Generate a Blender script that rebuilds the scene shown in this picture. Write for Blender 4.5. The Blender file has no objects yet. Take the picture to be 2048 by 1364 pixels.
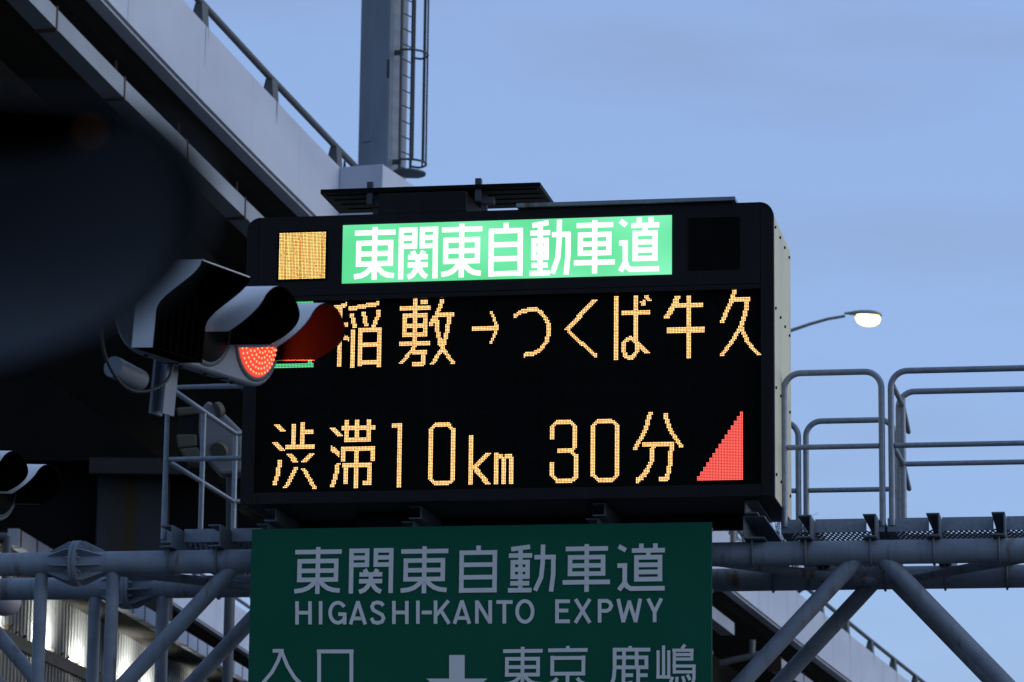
import bpy, bmesh, math, random
from mathutils import Vector, Matrix
R = math.radians
random.seed(7)
scene = bpy.context.scene
col = scene.collection

# ------------------------------------------------------------------ camera
FPX, PITCH, YAW, ROLL = 7040.65, 0.200713, 0.179044, 0.0110755
CAM = Vector((0.0, 0.0, 3.2))
_cp, _sp, _ca, _sa = math.cos(PITCH), math.sin(PITCH), math.cos(YAW), math.sin(YAW)
RIGHT0 = Vector((_ca, _sa, 0)); HEAD = Vector((-_sa, _ca, 0)); ZUP = Vector((0, 0, 1))
FWD = HEAD * _cp + ZUP * _sp
UP0 = ZUP * _cp - HEAD * _sp
RIGHT = RIGHT0 * math.cos(ROLL) + UP0 * math.sin(ROLL)
UP = UP0 * math.cos(ROLL) - RIGHT0 * math.sin(ROLL)
cam_data = bpy.data.cameras.new('camera')
cam = bpy.data.objects.new('camera', cam_data); col.objects.link(cam)
cam.matrix_world = Matrix(((RIGHT.x, UP.x, -FWD.x, CAM.x), (RIGHT.y, UP.y, -FWD.y, CAM.y), (RIGHT.z, UP.z, -FWD.z, CAM.z), (0, 0, 0, 1)))
cam_data.sensor_fit = 'HORIZONTAL'; cam_data.sensor_width = 36.0
cam_data.lens = FPX / 2048 * 36.0
cam_data.clip_start = 0.05; cam_data.clip_end = 6000
cam_data.dof.use_dof = True
cam_data.dof.focus_distance = 22.6
cam_data.dof.aperture_fstop = 8.0
scene.camera = cam

# ------------------------------------------------------------------ sky, sun, exposure
world = bpy.data.worlds.new('World'); scene.world = world; world.use_nodes = True
SUN_EL, SUN_AZ = R(7), R(88)          # afterglow to the right of the view (azimuth from +Y towards +X)
wn = world.node_tree.nodes; wl = world.node_tree.links
bg = wn['Background']
sky = wn.new('ShaderNodeTexSky'); sky.sky_type = 'NISHITA'; sky.sun_disc = False
sky.sun_elevation = SUN_EL; sky.sun_rotation = SUN_AZ
sky.air_density = 1.0; sky.dust_density = 0.3; sky.ozone_density = 3.0; sky.altitude = 0
tint = wn.new('ShaderNodeMix'); tint.data_type = 'RGBA'; tint.blend_type = 'MIX'   # even dusk veil over the clear sky
tint.inputs['Factor'].default_value = 0.72
tint.inputs['B'].default_value = (1.22, 1.73, 3.08, 1)
wl.new(sky.outputs['Color'], tint.inputs['A'])
# thin high cloud: a soft noise over the sky's own directions
tc = wn.new('ShaderNodeTexCoord'); mp = wn.new('ShaderNodeMapping'); mp.inputs['Scale'].default_value = (3.0, 3.0, 14.0)
nz = wn.new('ShaderNodeTexNoise'); nz.inputs['Scale'].default_value = 2.4; nz.inputs['Detail'].default_value = 5
rmp = wn.new('ShaderNodeValToRGB'); rmp.color_ramp.elements[0].position = 0.45; rmp.color_ramp.elements[1].position = 0.75
rmp.color_ramp.elements[0].color = (1, 1, 1, 1); rmp.color_ramp.elements[1].color = (0.95, 0.885, 0.845, 1)
cl = wn.new('ShaderNodeMix'); cl.data_type = 'RGBA'; cl.blend_type = 'MULTIPLY'; cl.inputs['Factor'].default_value = 1.0
wl.new(tc.outputs['Generated'], mp.inputs['Vector']); wl.new(mp.outputs['Vector'], nz.inputs['Vector'])
wl.new(nz.outputs['Fac'], rmp.inputs['Fac'])
wl.new(tint.outputs['Result'], cl.inputs['A']); wl.new(rmp.outputs['Color'], cl.inputs['B'])
# twilight sky: dimmer away from the afterglow
GLOW_AZ = R(48)
dp = wn.new('ShaderNodeVectorMath'); dp.operation = 'DOT_PRODUCT'; dp.inputs[1].default_value = (math.sin(GLOW_AZ), math.cos(GLOW_AZ), 0.0)
mr = wn.new('ShaderNodeMapRange'); mr.inputs['From Min'].default_value = -0.75; mr.inputs['From Max'].default_value = 0.62
mr.inputs['To Min'].default_value = 0.54; mr.inputs['To Max'].default_value = 1.0; mr.interpolation_type = 'SMOOTHSTEP'
wl.new(tc.outputs['Generated'], dp.inputs[0]); wl.new(dp.outputs['Value'], mr.inputs['Value'])
dm_ = wn.new('ShaderNodeMix'); dm_.data_type = 'RGBA'; dm_.blend_type = 'MULTIPLY'; dm_.inputs['Factor'].default_value = 1.0
wl.new(cl.outputs['Result'], dm_.inputs['A']); wl.new(mr.outputs['Result'], dm_.inputs['B'])
wl.new(dm_.outputs['Result'], bg.inputs['Color'])
bg.inputs['Strength'].default_value = 0.15

sun_d = bpy.data.lights.new('sun', 'SUN'); sun_d.energy = 0.5; sun_d.angle = R(50); sun_d.color = (0.92, 0.95, 1.0)
sun = bpy.data.objects.new('sun', sun_d); col.objects.link(sun)
_sd = Vector((math.sin(SUN_AZ) * math.cos(SUN_EL + R(6)), math.cos(SUN_AZ) * math.cos(SUN_EL + R(6)), math.sin(SUN_EL + R(6))))
sun.rotation_euler = _sd.to_track_quat('Z', 'Y').to_euler()

scene.view_settings.view_transform = 'Standard'; scene.view_settings.look = 'None'
scene.view_settings.gamma = 1.0; scene.view_settings.exposure = 0.9
scene.view_settings.use_curve_mapping = False
scene.render.engine = 'CYCLES'
scene.cycles.max_bounces = 6

# ------------------------------------------------------------------ helpers
def ray(u, v):
    return RIGHT * ((u - 1024) / FPX) - UP * ((v - 682) / FPX) + FWD
def at(u, v, Y):                        # a photo point on the plane at distance Y
    d = ray(u, v); return CAM + d * (Y / d.y)
def dist_for_height(u, v, z):             # distance Y at which a photo point lies at height z
    d = ray(u, v); return (z - CAM.z)/d.z*d.y
def dep(u, v, D):                       # a photo point at the distance D along the view axis
    return CAM + ray(u, v) * D

def principled(name, base, rough=0.6, metal=0.0, spec=0.5, noise=None, streak=None, bump=None, spots=None):
    m = bpy.data.materials.new(name); m.use_nodes = True
    n = m.node_tree.nodes; l = m.node_tree.links; b = n['Principled BSDF']
    b.inputs['Base Color'].default_value = (*base, 1); b.inputs['Roughness'].default_value = rough
    b.inputs['Metallic'].default_value = metal; b.inputs['Specular IOR Level'].default_value = spec
    g = n.new('ShaderNodeTexCoord')
    out = None
    def mix(prev, fac, colr):
        x = n.new('ShaderNodeMix'); x.data_type = 'RGBA'
        if prev is None: x.inputs['A'].default_value = (*base, 1)
        else: l.new(prev, x.inputs['A'])
        x.inputs['B'].default_value = (*colr, 1); l.new(fac, x.inputs['Factor'])
        return x.outputs['Result']
    def noisefac(scale, lo, hi, amount, detail=6):
        mp = n.new('ShaderNodeMapping'); mp.inputs['Scale'].default_value = scale
        t = n.new('ShaderNodeTexNoise'); t.inputs['Scale'].default_value = 1.0; t.inputs['Detail'].default_value = detail
        mr = n.new('ShaderNodeMapRange'); mr.inputs['From Min'].default_value = lo; mr.inputs['From Max'].default_value = hi
        mr.inputs['To Min'].default_value = 0; mr.inputs['To Max'].default_value = amount
        l.new(g.outputs['Object'], mp.inputs['Vector']); l.new(mp.outputs['Vector'], t.inputs['Vector'])
        l.new(t.outputs['Fac'], mr.inputs['Value'])
        return mr.outputs['Result'], t.outputs['Fac']
    for lay in (noise, streak, spots):
        if lay:
            f, _ = noisefac(lay[0], lay[1], lay[2], lay[3]); out = mix(out, f, lay[4])
    if out is not None: l.new(out, b.inputs['Base Color'])
    if bump:
        _, raw = noisefac(bump[0], 0, 1, 1)
        bp = n.new('ShaderNodeBump'); bp.inputs['Strength'].default_value = bump[1]; bp.inputs['Distance'].default_value = bump[2]
        l.new(raw, bp.inputs['Height']); l.new(bp.outputs['Normal'], b.inputs['Normal'])
    return m
def glow(name, c, s=1.0):
    m = bpy.data.materials.new(name); m.use_nodes = True
    b = m.node_tree.nodes['Principled BSDF']
    b.inputs['Base Color'].default_value = (0.02, 0.02, 0.02, 1)
    b.inputs['Emission Color'].default_value = (*c, 1); b.inputs['Emission Strength'].default_value = s
    return m

class MB:
    """collects shapes into one mesh"""
    def __init__(self): self.v = []; self.f = []; self.s = []; self.m = []
    def add(self, vs, fs, smooth=False, mi=0):
        o = len(self.v); self.v += [tuple(p) for p in vs]
        for f in fs: self.f.append([i + o for i in f]); self.s.append(smooth); self.m.append(mi)
        return self
    def box(self, a, b, mi=0):
        x0, x1 = sorted((a[0], b[0])); y0, y1 = sorted((a[1], b[1])); z0, z1 = sorted((a[2], b[2]))
        return self.add([(x0,y0,z0),(x1,y0,z0),(x1,y1,z0),(x0,y1,z0),(x0,y0,z1),(x1,y0,z1),(x1,y1,z1),(x0,y1,z1)],
            [(0,3,2,1),(4,5,6,7),(0,1,5,4),(1,2,6,5),(2,3,7,6),(3,0,4,7)], mi=mi)
    def obox(self, c, ax, ay, az, mi=0):     # oriented box: centre, three half-extent vectors
        c = Vector(c); vs = []
        for sz in (-1, 1):
            for sx, sy in ((-1,-1),(1,-1),(1,1),(-1,1)): vs.append(c + ax*sx + ay*sy + az*sz)
        return self.add(vs, [(0,3,2,1),(4,5,6,7),(0,1,5,4),(1,2,6,5),(2,3,7,6),(3,0,4,7)], mi=mi)
    def tube(self, pts, r, n=12, cap=True, mi=0):
        pts = [Vector(p) for p in pts]; rr = r if isinstance(r, (list, tuple)) else [r] * len(pts)
        rings = []; prev = None
        for i, p in enumerate(pts):
            if i == 0: t = pts[1] - p
            elif i == len(pts) - 1: t = p - pts[i-1]
            else: t = (pts[i+1] - p).normalized() + (p - pts[i-1]).normalized()
            t.normalize()
            if prev is None:
                a = Vector((0,0,1)) if abs(t.z) < 0.9 else Vector((1,0,0))
                u = t.cross(a).normalized()
            else:
                u = prev - t * prev.dot(t); u.normalize()
            prev = u; w = t.cross(u)
            k = 1.0
            if 0 < i < len(pts)-1:
                c = (pts[i+1]-p).normalized().dot((p-pts[i-1]).normalized()); k = 1 / max(0.5, math.sqrt((1+c)/2))
            rings.append([p + (u*math.cos(2*math.pi*j/n) + w*math.sin(2*math.pi*j/n)) * rr[i] for j in range(n)])
        vs = [q for g in rings for q in g]; fs = []
        for i in range(len(rings)-1):
            for j in range(n): fs.append((i*n+j, i*n+(j+1)%n, (i+1)*n+(j+1)%n, (i+1)*n+j))
        self.add(vs, fs, True, mi)
        if cap:
            self.add(rings[0], [tuple(range(n-1,-1,-1))], mi=mi); self.add(rings[-1], [tuple(range(n))], mi=mi)
        return self
    def prism(self, poly, d, mi=0):          # poly: 3-D points, d: extrusion vector
        n = len(poly); d = Vector(d); a = [Vector(p) for p in poly]; b = [p + d for p in a]
        return self.add(a + b, [tuple(range(n-1,-1,-1)), tuple(range(n, 2*n))] + [(i, (i+1)%n, n+(i+1)%n, n+i) for i in range(n)], mi=mi)
    def sweep(self, frames, sec, close=True, mi=0):   # frames: (point, normal); sec: (n, z) polygon
        k = len(sec); vs = []
        for p, nn in frames:
            for a, z in sec: vs.append(p + nn*a + ZUP*z)
        fs = []
        for i in range(len(frames)-1):
            for j in range(k if close else k-1): fs.append((i*k+j, i*k+(j+1)%k, (i+1)*k+(j+1)%k, (i+1)*k+j))
        if close: fs += [tuple(range(k-1,-1,-1)), tuple(range((len(frames)-1)*k, len(frames)*k))]
        return self.add(vs, fs, mi=mi)
    def build(self, name, mats, parent=None, bevel=0, origin=None, recalc=True):
        me = bpy.data.meshes.new(name)
        o = Vector(origin) if origin is not None else Vector((0,0,0))
        me.from_pydata([tuple(Vector(p)-o) for p in self.v], [], self.f)
        me.polygons.foreach_set('use_smooth', self.s); me.polygons.foreach_set('material_index', self.m)
        for m in (mats if isinstance(mats, (list, tuple)) else [mats]): me.materials.append(m)
        if recalc:
            bm = bmesh.new(); bm.from_mesh(me); bmesh.ops.recalc_face_normals(bm, faces=bm.faces); bm.to_mesh(me); bm.free()
        me.update()
        ob = bpy.data.objects.new(name, me); col.objects.link(ob); ob.location = o
        if bevel:
            md = ob.modifiers.new('edge', 'BEVEL'); md.width = bevel; md.segments = 2; md.limit_method = 'ANGLE'
        if parent:
            ob.parent = parent; ob.matrix_parent_inverse = parent_world(parent).inverted()
        return ob
def parent_world(o):
    m = Matrix.LocRotScale(o.location, o.rotation_euler, o.scale)
    return (parent_world(o.parent) @ o.matrix_parent_inverse @ m) if o.parent else m
def tag(o, label, cat, group=None):
    o['label'] = label; o['category'] = cat
    if group: o['group'] = group
    return o
def thing(name, label, cat, loc, group=None):
    e = bpy.data.objects.new(name, None); col.objects.link(e); e.location = loc; e.empty_display_size = 0.2
    return tag(e, label, cat, group)
def arc(c, r, a0, a1, n, ex, ez):
    return [Vector(c) + ex*(r*math.cos(a0+(a1-a0)*i/n)) + ez*(r*math.sin(a0+(a1-a0)*i/n)) for i in range(n+1)]
X_, Y_, Z_ = Vector((1,0,0)), Vector((0,1,0)), Vector((0,0,1))

# ------------------------------------------------------------------ materials
M = {}
M['asphalt'] = principled('asphalt', (0.05,0.05,0.052), 0.9, noise=((3,3,3),0.4,0.7,0.6,(0.035,0.035,0.037)))
M['soil'] = principled('soil', (0.07,0.065,0.055), 0.95, noise=((0.6,0.6,0.6),0.4,0.65,0.7,(0.05,0.06,0.035)))
M['white_paint'] = principled('road_paint', (0.7,0.7,0.68), 0.7)
M['galv'] = principled('galvanised_steel', (0.29,0.325,0.365), 0.6, 0.12, 0.35, noise=((3,6,6),0.42,0.66,0.7,(0.19,0.215,0.25)), streak=((26,2.5,2.5),0.55,0.72,0.55,(0.17,0.175,0.18)), spots=((9,2.2,2.2),0.60,0.70,0.85,(0.15,0.085,0.05)))
M['galv_rail'] = principled('galvanised_rail', (0.31,0.35,0.40), 0.5, 0.35, 0.4, noise=((30,30,30),0.4,0.65,0.5,(0.19,0.22,0.25)))
M['galv_dark'] = principled('weathered_steel_channel', (0.17,0.20,0.23), 0.6, 0.25, 0.4, noise=((12,12,12),0.4,0.66,0.6,(0.12,0.14,0.16)), spots=((4,4,4),0.64,0.75,0.6,(0.12,0.06,0.03)))
M['grating'] = principled('expanded_metal', (0.12,0.14,0.17), 0.6, 0.3)
M['board_dark'] = principled('dark_brown_paint', (0.017,0.0155,0.0155), 0.6, 0, 0.15, noise=((6,6,6),0.4,0.7,0.5,(0.012,0.0115,0.013)), streak=((9,9,0.7),0.55,0.72,0.5,(0.024,0.022,0.021)))
M['board_cream'] = principled('cream_paint', (0.76,0.68,0.43), 0.55, noise=((3,3,1),0.45,0.7,0.5,(0.54,0.52,0.45)), streak=((14,14,0.8),0.58,0.75,0.45,(0.42,0.39,0.33)))
M['led_black'] = principled('led_matrix_black', (0.003,0.003,0.0026), 0.8, 0, 0.08)
def _modules(m):
    n = m.node_tree.nodes; l = m.node_tree.links; g = n.new('ShaderNodeTexCoord'); sx = n.new('ShaderNodeSeparateXYZ'); cx = n.new('ShaderNodeCombineXYZ')
    l.new(g.outputs['Object'], sx.inputs['Vector']); l.new(sx.outputs['X'], cx.inputs['X']); l.new(sx.outputs['Z'], cx.inputs['Y'])
    bt = n.new('ShaderNodeTexBrick'); bt.offset = 0.0; bt.inputs['Scale'].default_value = 1.0; bt.inputs['Brick Width'].default_value = 0.16; bt.inputs['Row Height'].default_value = 0.16
    bt.inputs['Mortar Size'].default_value = 0.002; bt.inputs['Color1'].default_value = (0.0026,0.0026,0.0023,1); bt.inputs['Color2'].default_value = (0.0042,0.0040,0.0034,1); bt.inputs['Mortar'].default_value = (0.0075,0.0075,0.007,1)
    l.new(cx.outputs['Vector'], bt.inputs['Vector']); l.new(bt.outputs['Color'], n['Principled BSDF'].inputs['Base Color'])
_modules(M['led_black'])
M['black'] = principled('black_plastic', (0.008,0.008,0.009), 0.5, 0, 0.25)
M['black_in'] = principled('matt_black_visor_lining', (0.007,0.006,0.006), 0.95, 0, 0.0)
M['rubber'] = principled('black_cable', (0.01,0.01,0.011), 0.5)
M['sign_green'] = principled('green_sign_sheet', (0.006,0.120,0.062), 0.6, 0, 0.15, noise=((1.2,1.2,1.2),0.4,0.7,0.5,(0.004,0.092,0.050)), streak=((10,10,0.5),0.58,0.75,0.35,(0.010,0.082,0.050)))
M['sign_white'] = principled('white_sign_sheet', (0.92,0.88,0.80), 0.5, 0, 0.4, noise=((5,5,5),0.4,0.7,0.5,(0.83,0.80,0.76)))
M['concrete_white'] = principled('painted_concrete', (0.62,0.655,0.73), 0.75, noise=((0.35,0.35,0.7),0.4,0.68,0.7,(0.50,0.535,0.62)), streak=((1.8,1.8,0.16),0.60,0.74,0.5,(0.40,0.41,0.44)), bump=((30,30,30),0.15,0.01))
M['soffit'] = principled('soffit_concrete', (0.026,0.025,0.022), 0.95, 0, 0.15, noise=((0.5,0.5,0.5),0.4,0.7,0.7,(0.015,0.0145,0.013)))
M['trough'] = principled('pale_steel_trough', (0.40,0.43,0.47), 0.65, 0.1, 0.3, noise=((1.2,1.2,1.2),0.4,0.7,0.6,(0.31,0.335,0.37)))
M['rust'] = principled('rusty_joint', (0.09,0.05,0.035), 0.9)
M['rail_grey'] = principled('grey_green_rail', (0.12,0.13,0.125), 0.6, 0.2)
M['stain'] = principled('dark_runoff_stain', (0.27,0.28,0.31), 0.9)
M['mast'] = principled('mast_paint', (0.30,0.34,0.38), 0.55, 0.1, 0.4, noise=((1.6,1.6,0.7),0.4,0.68,0.7,(0.22,0.255,0.30)), streak=((5,5,0.3),0.57,0.72,0.6,(0.36,0.38,0.40)))
M['mast_dark'] = principled('mast_fittings', (0.07,0.08,0.09), 0.6, 0.2)
M['visor_paint'] = principled('sky_lit_visor_paint', (0.76,0.77,0.78), 0.4, 0, 0.5, noise=((5,5,5),0.45,0.7,0.4,(0.66,0.67,0.69)), streak=((16,16,4),0.62,0.74,0.4,(0.45,0.46,0.47)))  # signal paint made paler: sky light on the visors put into colour
M['signal_body'] = principled('shaded_signal_paint', (0.21,0.24,0.28), 0.5, 0, 0.4, noise=((5,5,5),0.42,0.7,0.5,(0.13,0.155,0.19)), streak=((16,16,4),0.6,0.74,0.5,(0.10,0.115,0.13)))  # darker copy of the signal paint: shade on the body put into colour
M['bezel'] = principled('shaded_lens_surround', (0.10,0.115,0.135), 0.5)  # same signal grey darkened: shade inside the visors put into colour
M['signal_grey'] = principled('pale_grey_signal_paint', (0.34,0.36,0.38), 0.45, 0, 0.5, noise=((5,5,5),0.42,0.7,0.5,(0.28,0.30,0.32)), streak=((16,16,4),0.6,0.74,0.5,(0.20,0.21,0.22)))
M['lens_red'] = glow('red_signal_lens', (1.0,0.06,0.025), 0.5)
M['led_red'] = glow('red_signal_led', (1.0,0.32,0.16), 1.3)
M['lens_off'] = principled('dark_signal_lens', (0.006,0.007,0.006), 0.4, 0, 0.12)
M['amber'] = glow('amber_led', (1.0,0.60,0.225), 1.2)
M['orange'] = glow('orange_led', (1.0,0.47,0.15), 1.15)
M['yellow'] = glow('yellow_led', (1.0,0.73,0.245), 1.15)
M['amber_dim'] = glow('amber_field_led', (1.0,0.57,0.17), 0.95); M['orange_dim'] = glow('orange_field_led', (1.0,0.38,0.08), 0.85); M['yellow_dim'] = glow('yellow_field_led', (1.0,0.74,0.21), 1.0)
M['green_led'] = glow('green_led', (0.16,1.0,0.40), 0.65)
M['red_led'] = glow('red_led', (1.0,0.11,0.085), 1.15)
M['panel_green'] = glow('backlit_green', (0.13,0.82,0.36), 0.52)
def _uneven(m):                                       # tubes behind the sheet light it unevenly
    n = m.node_tree.nodes; l = m.node_tree.links; g = n.new('ShaderNodeTexCoord'); t = n.new('ShaderNodeTexNoise'); t.inputs['Scale'].default_value = 1.1; t.inputs['Detail'].default_value = 1.0
    r = n.new('ShaderNodeValToRGB'); r.color_ramp.elements[0].position = 0.38; r.color_ramp.elements[1].position = 0.62
    r.color_ramp.elements[0].color = (0.10,0.74,0.28,1); r.color_ramp.elements[1].color = (0.26,1.0,0.56,1)
    l.new(g.outputs['Object'], t.inputs['Vector']); l.new(t.outputs['Fac'], r.inputs['Fac']); l.new(r.outputs['Color'], n['Principled BSDF'].inputs['Emission Color'])
_uneven(M['panel_green'])
M['panel_white'] = glow('backlit_white', (1.0,1.0,0.97), 0.75)
M['lamp_glow'] = glow('street_lamp_glow', (1.0,0.88,0.30), 1.75)
M['lamp_grey'] = principled('lamp_casting', (0.30,0.29,0.26), 0.5, 0.2)
M['corr'] = principled('corrugated_sheet', (0.68,0.70,0.69), 0.6, 0, 0.3, noise=((1.4,1.4,1.4),0.45,0.68,0.6,(0.56,0.57,0.55)), spots=((2.2,2.2,2.2),0.63,0.72,0.8,(0.30,0.16,0.07)))
M['corr_groove'] = principled('shaded_sheet_groove', (0.21,0.225,0.235), 0.7)  # darker copy of the sheet; shade in the grooves put into the colour
M['tube_light'] = glow('added_tube_glow', (1.0,0.95,0.78), 4.0)  # glowing tube of the added uplights
M['coping'] = principled('beige_coping', (0.17,0.155,0.125), 0.85, noise=((3,3,3),0.45,0.66,0.6,(0.10,0.085,0.065)))
M['slat'] = principled('fence_slat', (0.33,0.32,0.28), 0.7)
M['ivy'] = principled('dry_creeper', (0.05,0.038,0.02), 0.9)
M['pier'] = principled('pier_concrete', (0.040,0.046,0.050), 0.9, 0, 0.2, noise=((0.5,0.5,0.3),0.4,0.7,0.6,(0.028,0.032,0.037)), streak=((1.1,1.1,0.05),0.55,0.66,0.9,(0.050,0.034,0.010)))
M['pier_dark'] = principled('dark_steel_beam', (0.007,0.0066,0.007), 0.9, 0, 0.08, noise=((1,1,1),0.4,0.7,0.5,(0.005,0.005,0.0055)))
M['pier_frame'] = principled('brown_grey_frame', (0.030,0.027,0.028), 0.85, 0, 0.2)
M['bark'] = principled('bark', (0.06,0.048,0.04), 0.9)
M['solar'] = principled('solar_panel_back', (0.004,0.004,0.0045), 0.6, 0, 0.1)
M['mirror_glass'] = principled('dimmed_mirror_glass', (0.070,0.082,0.098), 0.3, 1.0, 0.5)
M['mirror_shell'] = principled('mirror_shell_plastic', (0.004,0.004,0.004), 0.7, 0, 0.12)
M['lamp_reflection'] = glow('orange_lamp_reflection', (1.0,0.40,0.03), 0.06)  # glow standing in for an orange lamp reflected in the mirror
M['equip'] = principled('pale_equipment_paint', (0.20,0.205,0.215), 0.7, noise=((3,3,3),0.4,0.7,0.6,(0.14,0.145,0.155)))
M['flange'] = principled('olive_flange', (0.09,0.085,0.06), 0.7)
M['dome'] = principled('pale_pink_grey_dome', (0.34,0.31,0.32), 0.5)

# ------------------------------------------------------------------ lamp matrix characters, drawn stroke by stroke on a 10 mm grid
PIT = 0.01
YLED = 22.40
class Grid:
    def __init__(self):
        o = at(1395.7, 960, YLED); a = at(520, 604, YLED)
        self.c0 = math.ceil((o.x - a.x)/PIT); self.r0 = math.ceil((a.z - o.z)/PIT) + 2
        self.x0 = o.x - self.c0*PIT; self.z0 = o.z + self.r0*PIT
        self.cells = set(); self.done = []
        self.view = {'a':(480,360,3.41),'b':(1040,360,3.41),'c':(480,740,3.41),'d':(1040,740,3.41),'e':(535,590,8.525),'f':(790,580,8.268)}
    def cell(self, k, x, y):
        o = self.view[k]; q = at(o[0]+x/o[2], o[1]+y/o[2], YLED)
        return (q.x - self.x0)/PIT, (self.z0 - q.z)/PIT
    def rect(self, k, x0, y0, x1, y1):
        xm, ym = (x0+x1)/2, (y0+y1)/2
        cl, cr = self.cell(k,x0,ym)[0], self.cell(k,x1,ym)[0]; rt, rb = self.cell(k,xm,y0)[1], self.cell(k,xm,y1)[1]
        w = max(1, round(cr-cl)); h = max(1, round(rb-rt))
        cs = round((cl+cr)/2-(w-1)/2); rs = round((rt+rb)/2-(h-1)/2)
        for c in range(cs, cs+w):
            for r in range(rs, rs+h): self.cells.add((c, r))
    def diag(self, k, pts, w=3):
        q = [self.cell(k, *p) for p in pts]
        for a, b in zip(q[:-1], q[1:]):
            dx, dy = b[0]-a[0], b[1]-a[1]; steep = abs(dy) >= abs(dx)*0.95
            i = 1 if steep else 0
            n0, n1 = sorted((a[i], b[i]))
            for n in range(round(n0), round(n1)+1):
                t = (min(max(n, n0), n1)-a[i])/(dy if steep else dx)
                s = round((a[0]+t*dx if steep else a[1]+t*dy)-(w-1)/2)
                for j in range(w): self.cells.add((s+j, n) if steep else (n, s+j))
    def zero(self, k, x0, x1, y0, y1):
        m = 44
        self.rect(k,x0,y0+m,x0+34,y1-m); self.rect(k,x1-34,y0+m,x1,y1-m); self.rect(k,x0+m,y0,x1-m,y0+32); self.rect(k,x0+m,y1-32,x1-m,y1)
        for p in ([(x0+16,y0+m+6),(x0+m+6,y0+16)],[(x1-m-6,y0+16),(x1-16,y0+m+6)],[(x0+16,y1-m-6),(x0+m+6,y1-16)],[(x1-m-6,y1-16),(x1-16,y1-m-6)]): self.diag(k, p)
    def char(self, colour='o'):
        self.done.append((colour, sorted(self.cells))); self.cells = set()
    def draw(self, colour, *strokes):
        for s in strokes:
            k, v = s[0], s[1:]
            if isinstance(v[0], list): self.diag(k, *v)
            else: self.rect(k, *v)
        self.char(colour)
LG = Grid()
# framed green place mark, mostly behind the signal visors
LG.draw('g', ('e',-170,1185,778,1255),('e',708,120,778,1250),('e',-170,118,795,190),('e',-170,120,-100,1250),('e',-60,1085,630,1108),('e',-60,300,630,323),('e',-60,480,630,503),('e',-60,660,630,683),('e',-60,840,630,863))
LG.draw('o', ('e',1190,180,1265,1235),('e',985,480,1372,552),('e',[(1000,250),(1180,215),(1350,165)]),('e',[(1265,660),(1310,720),(1375,745)]),('e',[(1195,560),(1130,700),(1030,830)]),
  ('e',[(1400,235),(1895,148)]),('e',[(1435,325),(1487,545)]),('e',[(1637,295),(1685,518)]),('e',[(1890,265),(1888,340),(1810,560)]),
  ('e',1415,580,1492,1235),('e',1542,572,1617,1230),('e',1872,565,1948,1222),('e',1542,570,1948,645),('e',1600,822,1890,895),('e',1600,1100,1890,1175))
LG.draw('o', ('f',298,148,372,930),('f',423,172,545,240),('f',78,270,592,348),('f',125,395,195,788),('f',470,390,543,782),('f',125,393,545,465),('f',170,567,500,637),('f',125,712,545,785),
  ('f',73,835,590,912),('f',[(330,915),(310,960),(260,1030),(90,1220)]),('f',280,985,515,1055),('f',443,985,515,1220),('f',292,1178,495,1250),
  ('f',[(785,165),(690,420),(640,510)]),('f',[(660,430),(600,540)]),('f',[(640,500),(600,575)]),('f',690,380,985,452),('f',[(902,455),(860,700),(790,960),(620,1220)]),('f',[(680,440),(700,640),(750,900),(830,1030),(965,1215)]),('f',[(650,480),(690,560)]))
LG.draw('o', ('f',1255,590,1660,662),('f',[(1590,365),(1650,500),(1690,612)],2),('f',[(1690,632),(1650,740),(1590,875)],2),('f',1640,560,1695,680),('f',1700,605,1722,630))
LG.draw('o', ('b',[(-34,925),(20,895),(60,885)]),('b',[(60,885),(120,885),(150,910)]),('b',[(140,900),(175,940),(192,980),(193,1060),(178,1110),(140,1155),(110,1180)]),('b',[(130,1165),(85,1190),(35,1193)]))
LG.draw('o', ('b',[(507,818),(325,1020)],4),('b',[(327,1030),(518,1200)]))
LG.draw('o', ('b',640,792,675,1232),('b',693,888,890,922),('b',778,790,808,1120),('b',[(792,1090),(760,1082),(730,1085)]),('b',[(728,1085),(708,1115),(706,1165),(722,1200)]),('b',[(722,1200),(750,1214),(775,1205)]),('b',[(775,1203),(795,1170),(797,1110)]),('b',[(805,1115),(872,1178)],4),('b',[(828,848),(850,830)]),('b',[(826,832),(842,850)],2),('b',[(858,795),(882,818)]))
LG.draw('o', ('b',[(1072,795),(1060,840),(1003,935)],4),('b',1060,838,1253,870),('b',1005,1004,1265,1040),('b',1130,790,1165,1220))
LG.draw('o', ('b',[(1467,750),(1440,830),(1378,970)]),('b',1455,798,1565,832),('b',[(1550,820),(1535,920),(1505,1005),(1440,1110),(1378,1192)]),('b',[(1508,1005),(1555,1110),(1625,1190)]))
LG.draw('o', ('c',[(248,372),(290,415)],4),('c',[(237,497),(288,548)],4),('c',[(274,620),(258,710),(235,785)]),('c',352,370,382,530),('c',415,358,445,530),('c',430,408,503,438),('c',312,512,515,542),('c',[(338,578),(382,628)],4),('c',[(488,578),(438,628)],4),('c',[(385,670),(310,805)]),('c',[(435,675),(508,803)]))
LG.draw('o', ('c',[(630,400),(682,450)],4),('c',[(628,535),(670,572)],4),('c',[(668,642),(655,720),(628,795)]),('c',688,378,920,408),('c',716,340,747,495),('c',788,340,818,495),('c',860,338,892,492),('c',718,464,892,495),('c',685,522,918,553),('c',685,522,714,628),('c',888,522,918,626),('c',783,552,813,802),('c',703,636,900,666),('c',703,636,733,782),('c',870,636,900,775),('c',835,750,893,781))
LG.draw('o', ('c',1032,363,1105,395),('c',1070,363,1105,798))
LG.zero('c',1284,1471,356,791); LG.char()
LG.draw('o', ('c',1560,445,1594,788),('c',[(1690,575),(1600,665)],4),('c',[(1600,665),(1690,775)],4))
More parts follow.
